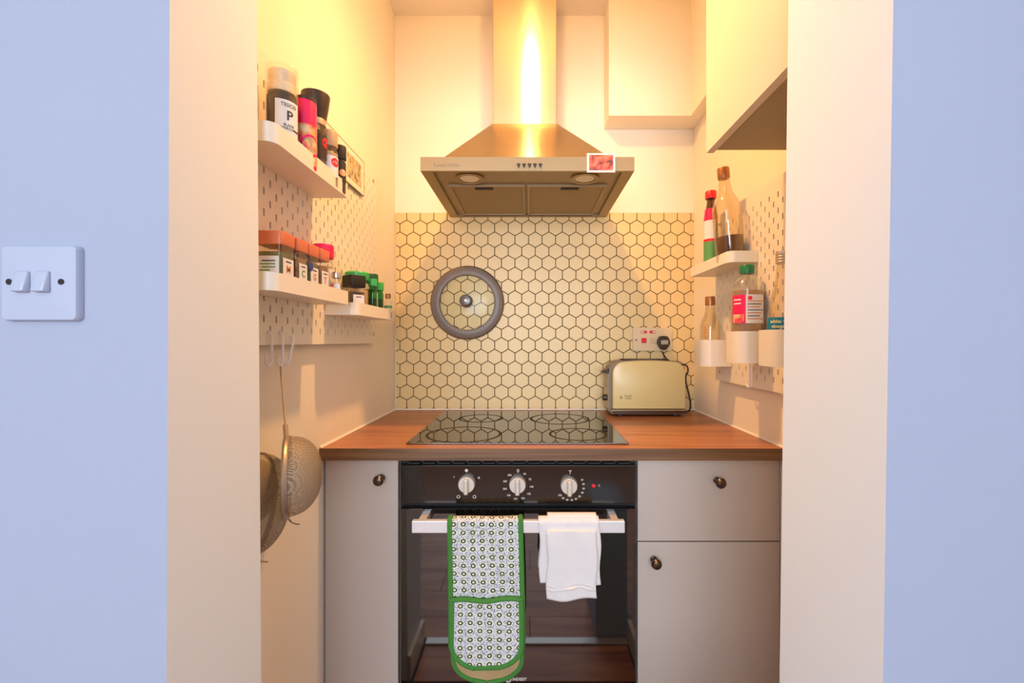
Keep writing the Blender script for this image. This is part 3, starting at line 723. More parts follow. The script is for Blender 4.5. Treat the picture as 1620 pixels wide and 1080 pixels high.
# --- upper shelf
g1 = 'spices on the upper left shelf'
x, D = -.4545, .800; a = face_ang(x, D)+.42
t = thing('pepper_grinder', 'clear glass pepper grinder with a P label, nearest on the upper shelf', 'grinder', (x, D, F1), g1)
r = .0265
build('glass_body', M().lathe([(r*.92, 0), (r, .004), (r, .114), (r*.97, .118)], 32), mGlass, t, True, local=True)
build('peppercorns', M().lathe([(r*.85, .003), (r*.93, .006), (r*.93, .112)], 28), mPepper, t, True, local=True)
build('grinder_head', M().lathe([(r*.88, .118), (r*.90, .132), (r*.80, .134), (r*.80, .140), (r*.86, .143), (r*.86, .157), (r*.5, .160), (.0005, .160)], 32), mat('clear_frosted_plastic', (0.88, 0.72, 0.48), 0.3), t, True, local=True)
build('cap', M().lathe([(r*1.0, .120), (r*1.02, .162), (r*.97, .166), (.0005, .166)], 32), mGlass, t, True, local=True)
build('label', arc_patch(r+.0004, a-.85, a+.75, .026, .100), mLabel, t, True, local=True)
curved_text('P', .024, mInk, t, r+.0008, a+.05, .072, .0004); curved_text('TESCO', .009, mInk, t, r+.0008, a, .091); curved_text('BLACK\nPEPPERCORNS', .0062, mInk, t, r+.0008, a, .052)
x, D = -.4395, .853; a = face_ang(x, D)+.3
t = thing('spice_tub', 'magenta labelled spice tub with a dark flat lid beside the pepper grinder', 'tub', (x, D, F1), g1)
r = .0205
build('tub_body', M().lathe([(r*.95, 0), (r, .003), (r, .130), (r*.97, .133)], 28), mPink, t, True, local=True)
build('lid', M().lathe([(r*1.0, .133), (r*1.02, .135), (r*1.0, .139), (.0005, .139)], 28), mDarkBr, t, True, local=True)
build('label_picture', arc_patch(r+.0005, a-1.2, a+1.2, .008, .085), mArtPk, t, True, local=True)
def disc_on(t, r, ang, z, rad, mt, name='label_medallion', off=.0009, rin=0.0):
    m = M(); n = 20; vs = []
    for k in range(n):
        q = 2*PI*k/n
        for rr in (rin, rad): u = rr*math.cos(q); vs.append(((r+off)*math.cos(ang+u/r), (r+off)*math.sin(ang+u/r), z+rr*math.sin(q)))
    m.add(vs, [(2*k, 2*((k+1) % n), 2*((k+1) % n)+1, 2*k+1) for k in range(n)]); return build(name, m, mt, t, local=True)
disc_on(t, r, a+.25, .045, .021, mPink, rin=.016); disc_on(t, r, a+.25, .045, .016, mSpiceP)
x, D = -.4530, .922; a = face_ang(x, D)+.6
t = thing('spice_grinder', 'brown spice grinder with a big flared brown cap, behind the magenta tub', 'grinder', (x, D, F1), g1)
r = .0215
build('glass_body', M().lathe([(r*.93, 0), (r, .004), (r, .112), (r*.88, .120), (r*.88, .135)], 28), mGlass, t, True, local=True)
build('spice', M().lathe([(r*.86, .003), (r*.95, .006), (r*.95, .108)], 24), mPepper, t, True, local=True)
build('collar', M().lathe([(r*.95, .122), (r*1.0, .136), (r*.95, .138)], 28), mTin, t, True, local=True)
build('cap', M().lathe([(.0215, .134), (.0228, .148), (.0235, .150), (.0285, .184), (.028, .187), (.0005, .1875)], 32), mDarkBr, t, True, local=True)
build('label', arc_patch(r+.0004, a-.6, a+.8, .050, .100), mLabelB, t, True, local=True); disc_on(t, r, a+.5, .085, .011, mRed)
x, D = -.4370, .948; a = face_ang(x, D)+.45
t = jar_round('spice_bottle', 'small spice bottle with beige cap and white label with a red badge', 'jar', x, D, F1, .0185, .122, .0180, .034, mat('beige_plastic', (0.50, 0.36, 0.20), 0.4), mSpiceP, .08, g1)
build('label', arc_patch(.0189, a-1.3, a+1.1, .022, .066), mLabel, t, True, local=True); disc_on(t, .0185, a+.3, .053, .0095, mRed); curved_text('S', .009, mLabel, t, .0198, a+.3, .053)
x, D = -.4290, .985; a = face_ang(x, D)+.4
t = jar_round('spice_bottle', 'smallest black-capped spice bottle with a black label, farthest on the upper shelf', 'jar', x, D, F1, .0125, .107, .0135, .030, mDark, mPepper, .06, g1)
build('label', arc_patch(.0129, a-1.3, a+1.3, .024, .070), mLabelB, t, True, local=True); disc_on(t, .0125, a+.1, .045, .0075, mArtPk)
# --- framed card on the board beyond the shelf
t = thing('framed_card', 'thin white framed card with an orange print hanging on the left pegboard', 'picture', (-.492, 1.16, H+.429))
z0, z1, d0, d1 = H+.429, H+.531, 1.03, 1.298
build('card', M().box((-.497, d0+.002, z0+.002), (-.4935, d1-.002, z1-.002)), mWhiteMetal, t)
m = M(); m.box((-.4975, d0, z0), (-.4930, d1, z0+.0020)); m.box((-.4975, d0, z1-.0016), (-.4930, d1, z1)); m.box((-.4975, d0, z0+.0022), (-.4930, d0+.0016, z1-.0016)); m.box((-.4975, d1-.0016, z0+.0022), (-.4930, d1, z1-.0016))
build('frame', m, mat('thin_bronze_frame', (0.28, 0.20, 0.12), 0.4), t)
build('print', M().box((-.4934, 1.178, z0+.018), (-.4930, 1.275, z1-.018)), mArtOr, t)
# --- middle shelf
g2 = 'orange lidded spice jars on the middle left shelf'
jars = (('nearest orange-lidded square spice jar with a green-printed front and M label', .7765, .0475, 'M', mInkO, mHerb),
        ('second orange-lidded spice jar from the doorway, darker spice with narrow label', .8270, .0410, 'C', mInkG, mSpiceO),
        ('third orange-lidded spice jar from the doorway, with a round blue sticker', .8710, .0430, 'G', mInkO, mHerb),
        ('fourth orange-lidded spice jar from the doorway, pale label', .9160, .0430, 'T', mInkO, mSpiceO))
for i, (lb, D, s, let, ink, cont) in enumerate(jars):
    t, h, a0, a1 = sq_jar(lb, -.4285-s/2, D, F2, s, .1045, .0235, mOrange, cont, g2, 0, let, ink=ink)
    if i == 0:
        build('label', M().box((-h*.75, -h*.93-.0004, .003), (h*.75, -h*.93, a1+.002)), mLabel, t, local=True)
        for k in range(4): build('text_line', M().box((-h*(.62 if k % 2 else .5), -h*.93-.0007, a1-.0075-k*.0055), (h*(.5 if k < 3 else .1), -h*.93-.0005, a1-.0055-k*.0055)), mInkG if k else mInk, t, local=True)
        build('barcode', M().box((-h*.5, -h*.93-.0007, .006), (h*.5, -h*.93-.0005, .018)), mInk, t, local=True)
    if i == 2:
        m = M().lathe([(.0005, 0), (.0085, 0), (.0085, .0006), (.0005, .0006)], 20); m.v = [(h*.93+.0006+v[2], v[0]-h*.75, v[1]+a1) for v in m.v]; build('sticker', m, mInkB, t, local=True)
x, D = -.4655, .983; a = face_ang(x, D)+.5
t = jar_round('spice_jar', 'taller jar with a bright pink lid behind the orange-lidded jars', 'jar', x, D, F2, .0205, .129, .0222, .030, mPink, mSpiceP, .08, 'jars on the middle shelf end')
build('label', arc_patch(.0209, a-1.5, a+1.2, .010, .075), mLabel, t, True, local=True); disc_on(t, .0205, a+.75, .035, .010, mRed)
x, D = -.4308, .972
t = jar_round('glass_vial', 'tiny glass vial with a tin screw cap at the end of the middle shelf', 'jar', x, D, F2, .0098, .066, .0102, .013, mTin, mLabel, .03, 'jars on the middle shelf end', neck=.008)
a = face_ang(x, D)+.4; build('label', arc_patch(.0101, a-.9, a+.3, .010, .040), mLabel, t, True, local=True)
# --- lowest shelf
g3 = 'jars on the lowest left shelf'
t, h, a0, a1 = sq_jar('black-lidded square spice jar with a white label on the lowest shelf', -.4495, 1.115, F3, .044, .0995, .030, mDark, mPepper, g3, -.62)
build('printed_block', M().box((h*.93+.0005, -h*.45, .007), (h*.93+.0009, h*.45, .016)), mInk, t, local=True)
x, D = -.4665, 1.178
t = jar_round('spice_jar', 'wide green-lidded jar behind the black square-lidded jar', 'jar', x, D, F3, .0290, .118, .0310, .022, mGreen, mSpiceP, .07, g3)
x, D = -.4580, 1.250; a = face_ang(x, D)+.3
t = jar_round('spice_jar', 'tallest jar with a glossy dark green lid on the lowest shelf', 'jar', x, D, F3, .0205, .124, .0225, .026, mDGreen, mSpiceO, .08, g3)
build('label', arc_patch(.0209, a-.1, a+1.2, .010, .072), mLabel, t, True, local=True)
x, D = -.4340, 1.205
t = jar_round('spice_jar', 'slim green glass jar between the black lid and the tall jar', 'jar', x, D, F3, .0115, .104, .0125, .020, mGreen, mHerb, .05, g3, mGlassG)
x, D = -.4395, 1.270
t = jar_round('spice_jar', 'small green glass jar with a green cap near the shelf end', 'jar', x, D, F3, .0125, .103, .0135, .023, mGreen, mHerb, .055, g3, mGlassG)
x, D = -.4300, 1.322; a = face_ang(x, D)+.2
t = jar_round('glass_vial', 'tiny clear vial with a copper cap and green stripe, last on the lowest shelf', 'jar', x, D, F3, .0115, .076, .0080, .014, mCopper, mSpiceP, .02, g3, neck=.006)
build('label', arc_patch(.0119, a-1.4, a+1.4, .032, .040), mInkG, t, True, local=True)
# --- right shelf bottles
g4 = 'bottles on the right wall'
def bottle(name, label, x, D, z, prof, mg, parts, tilt=(0, 0, 0), n=32):
    t = thing(name, label, 'bottle', (x, D, z), g4, tilt)
    build('glass_body', M().lathe(prof, n), mg, t, True, local=True)
    for nm, pr, mt in parts: build(nm, M().lathe(pr, n), mt, t, True, local=True)
    return t
x, D = .5650, 1.362; a = face_ang(x, D)
t = bottle('sauce_bottle', 'slim sauce bottle with a red cap and red and green label on the right shelf', x, D, F4,
    [(.019, 0), (.0205, .004), (.0205, .150), (.019, .175), (.0125, .212), (.0115, .228)], glass('dark_sauce_glass', (0.35, 0.22, 0.12)),
    [('sauce', [(.017, .003), (.0195, .006), (.0195, .150), (.017, .172)], mPepper), ('cap', [(.0165, .228), (.0170, .231), (.0170, .249), (.015, .252), (.0005, .252)], mRed)])
build('label', arc_patch(.0211, a-1.6, a+.7, .008, .100), mLabelGr, t, True, local=True)
build('label', arc_patch(.0213, a-1.6, a+.7, .093, .101), mRed, t, True, local=True)
build('label', arc_patch(.0211, a-1.6, a+.7, .101, .158), mLabel, t, True, local=True)
build('neck_label', arc_patch(.0211, a-1.6, a+.2, .158, .195, r2=.0175), mPink, t, True, local=True)
build('neck_label', arc_patch(.0213, a+.2, a+1.0, .150, .195, r2=.0177), mInkO, t, True, local=True)
x, D = .5715, 1.238; r = .0385
t = bottle('spirit_bottle', 'big clear glass bottle with a copper cap and brown liquid in its base', x, D, F4,
    [(r*.92, 0), (r, .006), (r, .150), (r*.96, .166), (r*.80, .184), (.0195, .206), (.0170, .222), (.0150, .240), (.0140, .255)], mGlassT,
    [('liquid', [(r*.88, .006), (r*.94, .010), (r*.94, .080), (.0005, .080)], mLiquid), ('cap', [(.0158, .246), (.0165, .249), (.0165, .272), (.0155, .276), (.0005, .276)], mCopper)], (0, -.085, 0))
# --- pegboard containers with their bottles
def container(label, D, z0, h=.081):
    x0 = PRx-.0008; w = .086; hw = .047
    t = thing('pegboard_container', label, 'container', (x0-w/2, D, z0), 'white pegboard containers')
    def ol(i):
        r = .030-i; xf = x0-w+i
        return [(x0, D-hw+i)]+[(xf+r-r*math.sin(q), D-hw+i+r-r*math.cos(q)) for q in [k*PI/14 for k in range(8)]]+[(xf+r-r*math.cos(q), D+hw-i-r+r*math.sin(q)) for q in [k*PI/14 for k in range(8)]]+[(x0, D+hw-i)]
    o = ol(0); i_ = ol(.002); n = len(o); m = M()
    vs = [(p[0], p[1], z0) for p in o]+[(p[0], p[1], z0+h) for p in o]+[(p[0], p[1], z0) for p in i_]+[(p[0], p[1], z0+h) for p in i_]
    fs = []
    for k in range(n): j = (k+1) % n; fs += [(k, j, n+j, n+k), (2*n+k, 3*n+k, 3*n+j, 2*n+j), (n+k, n+j, 3*n+j, 3*n+k)]
    m.add(vs, fs); m.add([(p[0], p[1], z0) for p in o]+[(p[0], p[1], z0+.002) for p in o], [tuple(range(n)), tuple(reversed(range(n, 2*n)))]+[])
    build('cup', m, mWhiteMetal, t, True)
    return z0+.0025
ca = container('white pegboard container farthest from the doorway, hung lowest, with a small clear bottle', 1.370, H-.078)
cb = container('middle white pegboard container holding the green-capped vinegar bottle', 1.145, H-.0565)
cc_ = container('white pegboard container nearest the doorway, holding the tall tin-capped bottle', .978, H-.0565)
x, D = .5700, 1.380; r = .029; a = face_ang(x, D)-.5
t = bottle('small_bottle', 'small empty clear bottle with a brown cap in the farthest container', x, D, ca,
    [(r*.93, 0), (r, .004), (r, .120), (r*.9, .138), (r*.62, .155), (.0135, .170), (.0130, .190)], mGlassT,
    [('cap', [(.0148, .188), (.0150, .190), (.0150, .213), (.014, .2155), (.0005, .2155)], mCopper)])
build('emblem', M().add([((r+.0005)*math.cos(a-.12), (r+.0005)*math.sin(a-.12), .106), ((r+.0005)*math.cos(a+.14), (r+.0005)*math.sin(a+.14), .106), ((r+.0005)*math.cos(a), (r+.0005)*math.sin(a), .124)], [(0, 1, 2)]), mInkO, t, local=True, solid=.0004)
for z in (.098, .088): build('text_line', arc_patch(r+.0005, a-.2, a+.2, z, z+.004), mInkO, t, True, local=True)
x, D = .5700, 1.145; r = .0395; a = face_ang(x, D)+.15
t = bottle('vinegar_bottle', 'large plastic vinegar bottle with a green cap and magenta and white label', x, D, cb,
    [(r*.93, 0), (r, .006), (r, .180), (r*1.015, .183), (r*1.015, .192), (r*.96, .197), (r*.80, .211), (r*.52, .223), (.0155, .227), (.0150, .231)], mGlass,
    [('vinegar', [(r*.90, .004), (r*.95, .008), (r*.95, .184), (.0005, .184)], mLiquidP), ('cap', [(.0175, .230), (.0180, .233), (.0180, .249), (.0165, .252), (.0005, .252)], mDGreen if False else mat('deep_green_plastic', (0.01, 0.20, 0.07), 0.35))])
build('label', arc_patch(r+.0008, a-.22, a+1.05, .099, .172), mLabel, t, True, local=True)
build('label', arc_patch(r+.0008, a-1.15, a-.22, .099, .172), mPink, t, True, local=True)
build('label_picture', arc_patch(r+.0012, a-1.05, a-.3, .100, .122), mArtPk, t, True, local=True)
disc_on(t, r, a+.02, .163, .0055, mRed, 'badge')
for z in (.158, .148): build('text_line', arc_patch(r+.0012, a-1.0, a-.5, z, z+.0035), mLabel, t, True, local=True)
for k in range(7):
    build('text_line', arc_patch(r+.0012, a-.12, a+.95-.15*(k % 3), .154-k*.0075, .1562-k*.0075), mInkB if k == 3 else (mInk if k % 2 else mInkO), t, True, local=True)
x, D = .5720, .985; r = .033; a = face_ang(x, D)
t = bottle('glass_bottle', 'tall tapering clear bottle with a ridged tin cap and teal label, by the doorway', x, D, cc_,
    [(r*.93, 0), (r, .006), (r, .100), (r*.97, .115), (r*.70, .155), (r*.45, .195), (.0125, .222), (.0120, .232)], mGlassT,
    [('liquid', [(r*.88, .004), (r*.94, .008), (r*.94, .095), (.0005, .095)], mLiquidP),
     ('cap', [(.0150, .228), (.0160, .231), (.0150, .234), (.0160, .237), (.0150, .240), (.0160, .243), (.0150, .246), (.0160, .249), (.0150, .256), (.0005, .256)], mTin)])
build('label', arc_patch(r+.0006, a-1.2, a+1.3, .050, .106), mLabelT, t, True, local=True)
curved_text('white wine', .011, mInkY, t, r+.0012, a-.1, .097, .0003); curved_text('vinegar', .011, mInkY, t, r+.0012, a-.25, .086, .0003)

# ------------------------------------------------------------ wire hooks
def hook(label, xf, D, ztop, L, sideD, tilt=0.0, out=.008, grp='white wire hooks'):
    s = 1 if xf < 0 else -1
    t = thing('wire_hook', label, 'hook', (xf+s*.002, D, ztop), grp)
    pts = [Vector((xf-s*.003, D, ztop+.004)), Vector((xf+s*.003, D, ztop+.004)), Vector((xf+s*out, D, ztop-.004)), Vector((xf+s*out, D+tilt*.5, ztop-L*.5)), Vector((xf+s*out, D+tilt, ztop-L))]
    rr = .009
    for k in range(1, 9): q = PI*k/8; pts.append(Vector((xf+s*out, D+tilt+sideD*(rr-rr*math.cos(q)), ztop-L-rr*math.sin(q))))
    pts.append(pts[-1]+Vector((0, 0, .008)))
    build('wire', M().tube(pts, .0024, 8), mWhitePl, t, True)
    m = M().lathe([(.0001, 0), (.003, .001), (.003, .004), (.0001, .005)], 10); m.v = [(v[0]+pts[-1].x, v[1]+pts[-1].y, v[2]+pts[-1].z) for v in m.v]; build('tip', m, mWhiteMetal, t, True)
    return pts
hk1 = hook('white wire hook under the left pegboard, nearest of the three in view', PLx, .831, H+.014, .052, -1)
hk2 = hook('white wire hook under the left pegboard, the middle of three, carrying the small sieve', PLx, .869, H+.014, .054, -1)
hk0 = hook('white wire hook hidden behind the doorway edge, carrying the large sieves', PLx, .775, H+.014, .052, -1)
hk3 = hook('slanting white wire hook under the left pegboard, farthest from the doorway', PLx, .910, H+.006, .046, -1, -.018)
hook('white wire hook hanging alone below the right pegboard containers', PRx, 1.197, H-.058, .062, 1)

# ------------------------------------------------------------ sieves
def sieve(label, c, n, r, depth, handle_top, grp='wire sieves', foot=True):
    t = thing('sieve', label, 'sieve', tuple(c), grp)
    n = Vector(n).normalized(); u = Vector((0, 0, 1)); u = (u-n*u.dot(n)).normalized(); v = n.cross(u)
    c = Vector(c); m = M(); nr, na = 18, 56; uvs = []; vs = []
    for j in range(nr+1):
        q = (PI/2)*j/nr; rr = r*math.sin(q)**.92 if j else 0; d = depth*math.cos(q)**.8
        for i in range(na+1):
            an = 2*PI*i/na; p = c+u*rr*math.cos(an)+v*rr*math.sin(an)+n*d; vs.append(p); uvs.append((rr*math.cos(an)/.0017, rr*math.sin(an)/.0017))
    m.add(vs, [(j*(na+1)+i, j*(na+1)+i+1, (j+1)*(na+1)+i+1, (j+1)*(na+1)+i) for j in range(nr) for i in range(na)])
    build('mesh_bowl', m, mWeave, t, True, uvs=uvs)
    build('rim', M().tube([c+u*r*math.cos(2*PI*i/48)+v*r*math.sin(2*PI*i/48) for i in range(48)], .0026, 8, True), mSieve, t, True)
    band = M(); bv = []
    for i in range(49):
        an = 2*PI*i/48; e = u*math.cos(an)+v*math.sin(an); bv += [c+e*(r+.001)-n*.004, c+e*(r+.001)+n*.006]
    band.add(bv, [(2*i, 2*i+2, 2*i+3, 2*i+1) for i in range(48)]); build('rim_band', band, mSieve, t, True, solid=.0012)
    ht = Vector(handle_top); b = c+u*r
    for sgn in (-1, 1):
        pts = [b+v*.006*sgn-u*.004, b+v*.005*sgn+(ht-b)*.15]
        pts += [b+(ht-b)*f+v*sgn*.0035 for f in (.4, .7, .93)]+[ht]
        build('handle_wire', M().tube(pts, .0015, 6), mSieve, t, True)
    build('handle_collar', M().tube([b-u*.004, b+(ht-b)*.16], .0042, 8), mSieve, t, True)
    if foot:
        b2 = c-u*r; pts = [b2, b2-u*.008+n*.004]
        for k in range(9): q = PI*k/8; pts.append(b2-u*(.012+.010*math.sin(q*.5))+n*(.008+.012*math.sin(q*.5))+v*.005*math.cos(q))
        build('rest_loop', M().tube(pts, .0016, 6), mSieve, t, True)
    return t
hp = Vector((hk2[8].x, hk2[8].y, hk2[8].z+.001))
c1 = W(453, 753, .800); sieve('small wire mesh sieve hanging from the middle hook, nearest the worktop', c1, (.905, .425, 0), .0715, .060, hp)
c2 = Vector((-.500, .792, H-.295)); sieve('largest wire mesh sieve hanging behind the small one', c2, (.985, .17, 0), .088, .053, (hk0[8].x, hk0[8].y, hk0[8].z))
c3 = Vector((-.492, .757, H-.262)); sieve('wire mesh sieve half hidden by the doorway edge', c3, (.985, .17, 0), .056, .046, (hk0[7].x+.004, hk0[7].y+.002, hk0[7].z+.003))

# ------------------------------------------------------------ pan lid on the tiles
t = thing('pan_lid', 'round glass pan lid with a grey rim hung on the hexagon tiles', 'pan lid', tuple(W(739, 478.5, 1.674)))
c = W(739, 478.5, 1.674); cl = (c.x, DB-.0068, c.z)
build('steel_bead', M().tube([(c.x+.1385*math.cos(2*PI*i/64), DB-.0105, c.z+.1385*math.sin(2*PI*i/64)) for i in range(64)], .0034, 8, True), mRimM, t, True)
build('silicone_rim', M().lathe([(.104, .004), (.106, .013), (.112, .015), (.128, .0125), (.137, .008), (.137, .001), (.106, .001), (.104, .004)], 64, cl, cap=False, axis='y'), mRimD, t, True)
build('glass_dome', M().lathe([(.0005, .024), (.03, .0235), (.06, .021), (.085, .017), (.105, .012)], 48, cl, cap=False, axis='y'), mLidGlass, t, True)
k = build('lid_knob', M().lathe([(.022, .024), (.024, .026), (.018, .030), (.010, .034), (.010, .040), (.020, .046), (.0225, .052), (.018, .058), (.008, .060), (.0005, .0602)], 28, (cl[0], cl[1], cl[2]+.004), axis='y'), mat('smoked_knob', (0.16, 0.15, 0.15), 0.25, 0.3), t, True)
build('knob_screw', M().lathe([(.005, .0601), (.005, .062), (.0005, .063)], 16, (cl[0], cl[1], cl[2]+.004), axis='y'), mTin, k, True)

# ------------------------------------------------------------ socket, plug, toaster
sx0, sx1 = (1001-VX)/F*1.675, (1062.5-VX)/F*1.675; sz1 = H-(518-VY)/F*1.675; sz0 = H-(555-VY)/F*1.675
t = thing('wall_socket', 'beige double wall socket with red switch above the toaster', 'socket', ((sx0+sx1)/2, DB-.004, sz0))
yF = DB-.016
build('face_plate', M().rbox((sx0, yF, sz0), (sx1, DB-.006, sz1), .002), mBeigePl, t)
def sp(px, py): return W(px, py, yF)
for px, mt in ((1018.5, mRed), (1033, mat('beige_rocker', (0.70, 0.56, 0.36), 0.4))):
    p = sp(px, 538.5); build('rocker_switch', M().rbox((p.x-.0095, yF-.004, p.z-.0095), (p.x+.0095, yF-.0001, p.z+.0095), .0015), mt, t)
for px in (1018.5, 1032.5):
    p = sp(px, 525); b = build('indicator_window', M().rbox((p.x-.0115, yF-.0012, p.z-.005), (p.x+.0115, yF-.0001, p.z+.005), .0004), mRed, t)
    p2 = sp(px+(-2 if px < 1025 else 2), 525); build('indicator_print', M().box((p2.x-.0055, yF-.0016, p2.z-.0025), (p2.x+.0055, yF-.0013, p2.z+.0025)), mLabel, b)
p = sp(1006.5, 537.5); build('screw', M().lathe([(.003, 0), (.003, .001), (.0005, .0015)], 12, (p.x, yF-.0001, p.z), axis='y'), mDarkBr, t)
p = sp(1048, 542)
pg = thing('plug', 'black three-pin plug in the right socket with a cable running down', 'plug', (p.x, yF-.012, p.z-.02))
build('plug_body', M().prism([(p.x+a*1.18, p.z+b) for a, b in [(-.019, .010), (-.013, .024), (-.004, .026), (.004, .026), (.013, .024), (.019, .010), (.020, -.004), (.012, -.020), (.006, -.027), (-.006, -.027), (-.012, -.020), (-.020, -.004)]], yF-.022, yF-.0003, 'y'), mDarkBr, pg, bevel=.003)
build('plug_label', M().rbox((p.x-.012, yF-.0226, p.z-.006), (p.x+.015, yF-.0221, p.z+.010), .0002), mat('grey_label', (0.45, 0.42, 0.35), 0.5), pg)
q = [(1048, 556, yF-.012), (1050, 561, yF-.012), (1055, 568, yF-.018), (1061, 575, 1.655), (1068, 580, 1.655), (1074, 579, 1.652), (1080, 576.5, 1.65), (1086, 578, 1.648), (1088.5, 584, 1.646), (1087.5, 590, 1.646), (1085, 595, 1.645), (1085, 603, 1.645), (1087, 612, 1.645), (1089.5, 622, 1.640), (1092, 635, 1.635), (1092, 645, 1.63), (1089, 650.2, 1.625), (1083, 650, 1.62)]
def smoothp(P, n=5):
    P = [Vector(p) for p in P]; out = []
    for i in range(len(P)-1):
        p0 = P[max(i-1, 0)]; p1 = P[i]; p2 = P[i+1]; p3 = P[min(i+2, len(P)-1)]
        for k in range(n):
            s = k/n; out.append(.5*((2*p1)+(p2-p0)*s+(2*p0-5*p1+4*p2-p3)*s*s+(3*p1-p0-3*p2+p3)*s**3))
    return out+[P[-1]]
build('cable', M().tube(smoothp([W(*a) for a in q]), .0030, 8), mCord, pg, True)

tf = 1.530; tx0, tx1 = (969.5-VX)/F*tf, (1084.5-VX)/F*tf; tb = 1.655
ts = thing('toaster', 'cream two-slice toaster with taupe ends beside the hob', 'toaster', ((tx0+tx1)/2, 1.59, CT))
z0 = CT+.027; z1 = H-(570.3-VY)/F*tf
def profile(x0, x1, za, zb, r1, r2, arch=.004):
    pts = [(x0, za), (x1, za)]
    pts += arc((x1-r2, zb-r2-arch), r2, 0, PI/2-.10, 8)
    pts += [(x1-r2+(x0+r1-x1+r2)*u, zb-arch+arch*math.sin(PI*u)) for u in (.15, .3, .5, .7, .85)]
    pts += arc((x0+r1, zb-r1-arch), r1, PI/2+.10, PI, 8)
    return pts
build('front_panel', M().prism(profile(tx0, tx1, z0, z1, .042, .042), tf, tf+.022, 'y'), mToastC, ts, True, bevel=.004)
build('rear_panel', M().prism(profile(tx0, tx1, z0, z1, .042, .042), tb-.012, tb, 'y'), mToastC, ts, True, bevel=.003)
build('core_shell', M().prism(profile(tx0-.010, tx1+.003, z0-.012, z1+.002, .044, .040), tf+.022, tb-.012, 'y'), mToastD, ts, True)
for d in (1.568, 1.608): build('slot', M().box((tx0+.045, d, z1-.001), (tx1-.045, d+.022, z1+.0026)), mDark, ts)
build('base', M().rbox((tx0-.006, tf-.002, CT+.008), (tx1+.006, tb, z0-.001), .004), mToastM, ts)
build('base_band', M().rbox((tx0-.002, tf-.004, CT+.012), (tx1+.004, tf+.004, z0-.006), .001), mDarkBr, ts)
for a in (tx0+.03, tx1-.03):
    for d in (tf+.02, tb-.02): build('foot', M().lathe([(.012, 0.0003), (.010, .0085)], 16, (a, d, CT)), mDark, ts)
build('end_panel', M().rbox((tx0-.013, tf+.030, z0-.005), (tx0-.008, tb-.020, z1-.045), .002), mToastM, ts)
lx = tx0-.012
build('lever', M().hexa([(lx-.022, 1.560, z1-.045), (lx, 1.552, z1-.048), (lx, 1.60, z1-.048), (lx-.022, 1.592, z1-.045), (lx-.020, 1.562, z1-.039), (lx, 1.552, z1-.030), (lx, 1.60, z1-.030), (lx-.020, 1.590, z1-.039)]), mDarkBr, ts)
m = M().lathe([(.011, 0), (.011, .012), (.009, .015), (.0005, .0155)], 20); m.v = [(lx-v[2]-.002, v[0]+1.576, v[1]+CT+.062) for v in m.v]; build('browning_dial', m, mDarkBr, ts, True)
p = W(994, 628, tf); text('Russell\nHobbs', .0085, mGreyPr, ts, loc=(p.x, tf-.0003, p.z), local=False, bold=.0002)
p = W(982.5, 628.5, tf); build('maker_badge', M().lathe([(.002, 0), (.0046, 0), (.0046, .0003), (.002, .0003)], 16, (p.x, tf-.0002, p.z), cap=False, axis='y'), mGreyPr, ts)

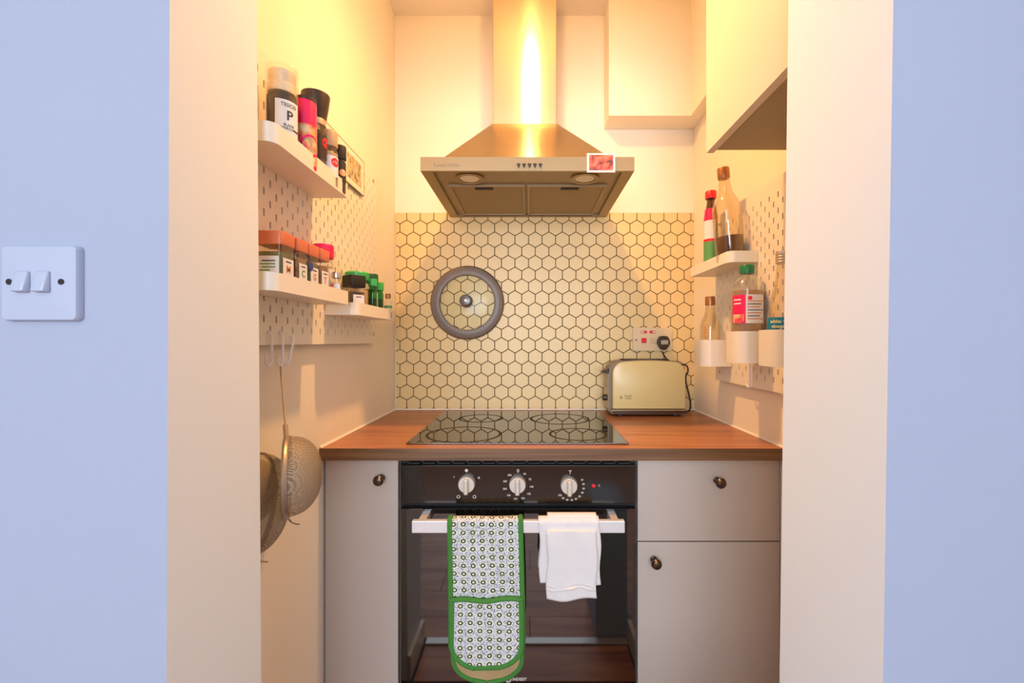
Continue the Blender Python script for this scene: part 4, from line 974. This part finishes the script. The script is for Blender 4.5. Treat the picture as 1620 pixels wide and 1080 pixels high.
# ------------------------------------------------------------ wall cabinet on the right, just inside the opening
wx, wz, wd0, wd1 = .430, H+.4575, .705, 1.063
t = thing('wall_cabinet', 'cream wall cabinet above the right pegboard with a shaded grey underside', 'cabinet', (.53, .88, wz))
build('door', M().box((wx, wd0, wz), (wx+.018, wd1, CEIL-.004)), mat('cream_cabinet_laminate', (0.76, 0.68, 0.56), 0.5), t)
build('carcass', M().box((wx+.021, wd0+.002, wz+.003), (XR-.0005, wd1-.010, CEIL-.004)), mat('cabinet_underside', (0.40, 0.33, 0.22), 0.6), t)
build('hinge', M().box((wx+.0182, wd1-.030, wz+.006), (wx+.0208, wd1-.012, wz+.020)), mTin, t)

# ------------------------------------------------------------ light switch on the blue wall
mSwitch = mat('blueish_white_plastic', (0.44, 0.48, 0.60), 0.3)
sy = DL0; a0 = W(2, 388, .497); a1 = W(125, 507, .497)
t = thing('light_switch', 'white double light switch on the left blue wall', 'light switch', ((a0.x+a1.x)/2, sy, a1.z))
X0, X1, Z0, Z1 = a0.x, a0.x+.0865, a1.z, a0.z
def plate(i, y): return [(p[0], y, p[1]) for p in rrect(X0+i, Z0+i, X1-i, Z1-i, .005)]
m = M(); rings = [plate(0, sy-.0003), plate(0, sy-.006), plate(.0012, sy-.0085), plate(.020, sy-.0105)]; n = len(rings[0])
m.add([p for r in rings for p in r], [(j*n+i, j*n+(i+1) % n, (j+1)*n+(i+1) % n, (j+1)*n+i) for j in range(3) for i in range(n)]+[tuple(3*n+i for i in range(n))])
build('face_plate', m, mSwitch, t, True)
for px in (36, 68):
    p = W(px, 445.5, .494); w2, h2 = .0088, .0125
    b = M().hexa([(p.x-w2, sy-.0104, p.z-h2), (p.x+w2, sy-.0104, p.z-h2), (p.x+w2, sy-.0104, p.z+h2), (p.x-w2, sy-.0104, p.z+h2), (p.x-w2*.8, sy-.0190, p.z-h2*.9), (p.x+w2*.8, sy-.0190, p.z-h2*.9), (p.x+w2*.8, sy-.0135, p.z+h2*.92), (p.x-w2*.8, sy-.0135, p.z+h2*.92)])
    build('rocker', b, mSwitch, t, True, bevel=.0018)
for px in (13.5, 96):
    p = W(px, 445.5, .4945); build('screw_hole', M().lathe([(.0034, 0), (.0034, .0006), (.0005, .0006)], 16, (p.x, sy-.0100, p.z), axis='y'), mDark, t)

# ------------------------------------------------------------ low box in the room, seen mirrored in the oven door
t = thing('storage_box', 'blue-grey box on the floor in front of the doorway, mirrored in the oven glass', 'box', (.315, .34, 0))
build('box_body', M().rbox((.258, .20, .0005), (.385, .470, .50), .004), mBox, t)
build('box_lid', M().rbox((.254, .196, .501), (.389, .474, .520), .004), mBox, t)
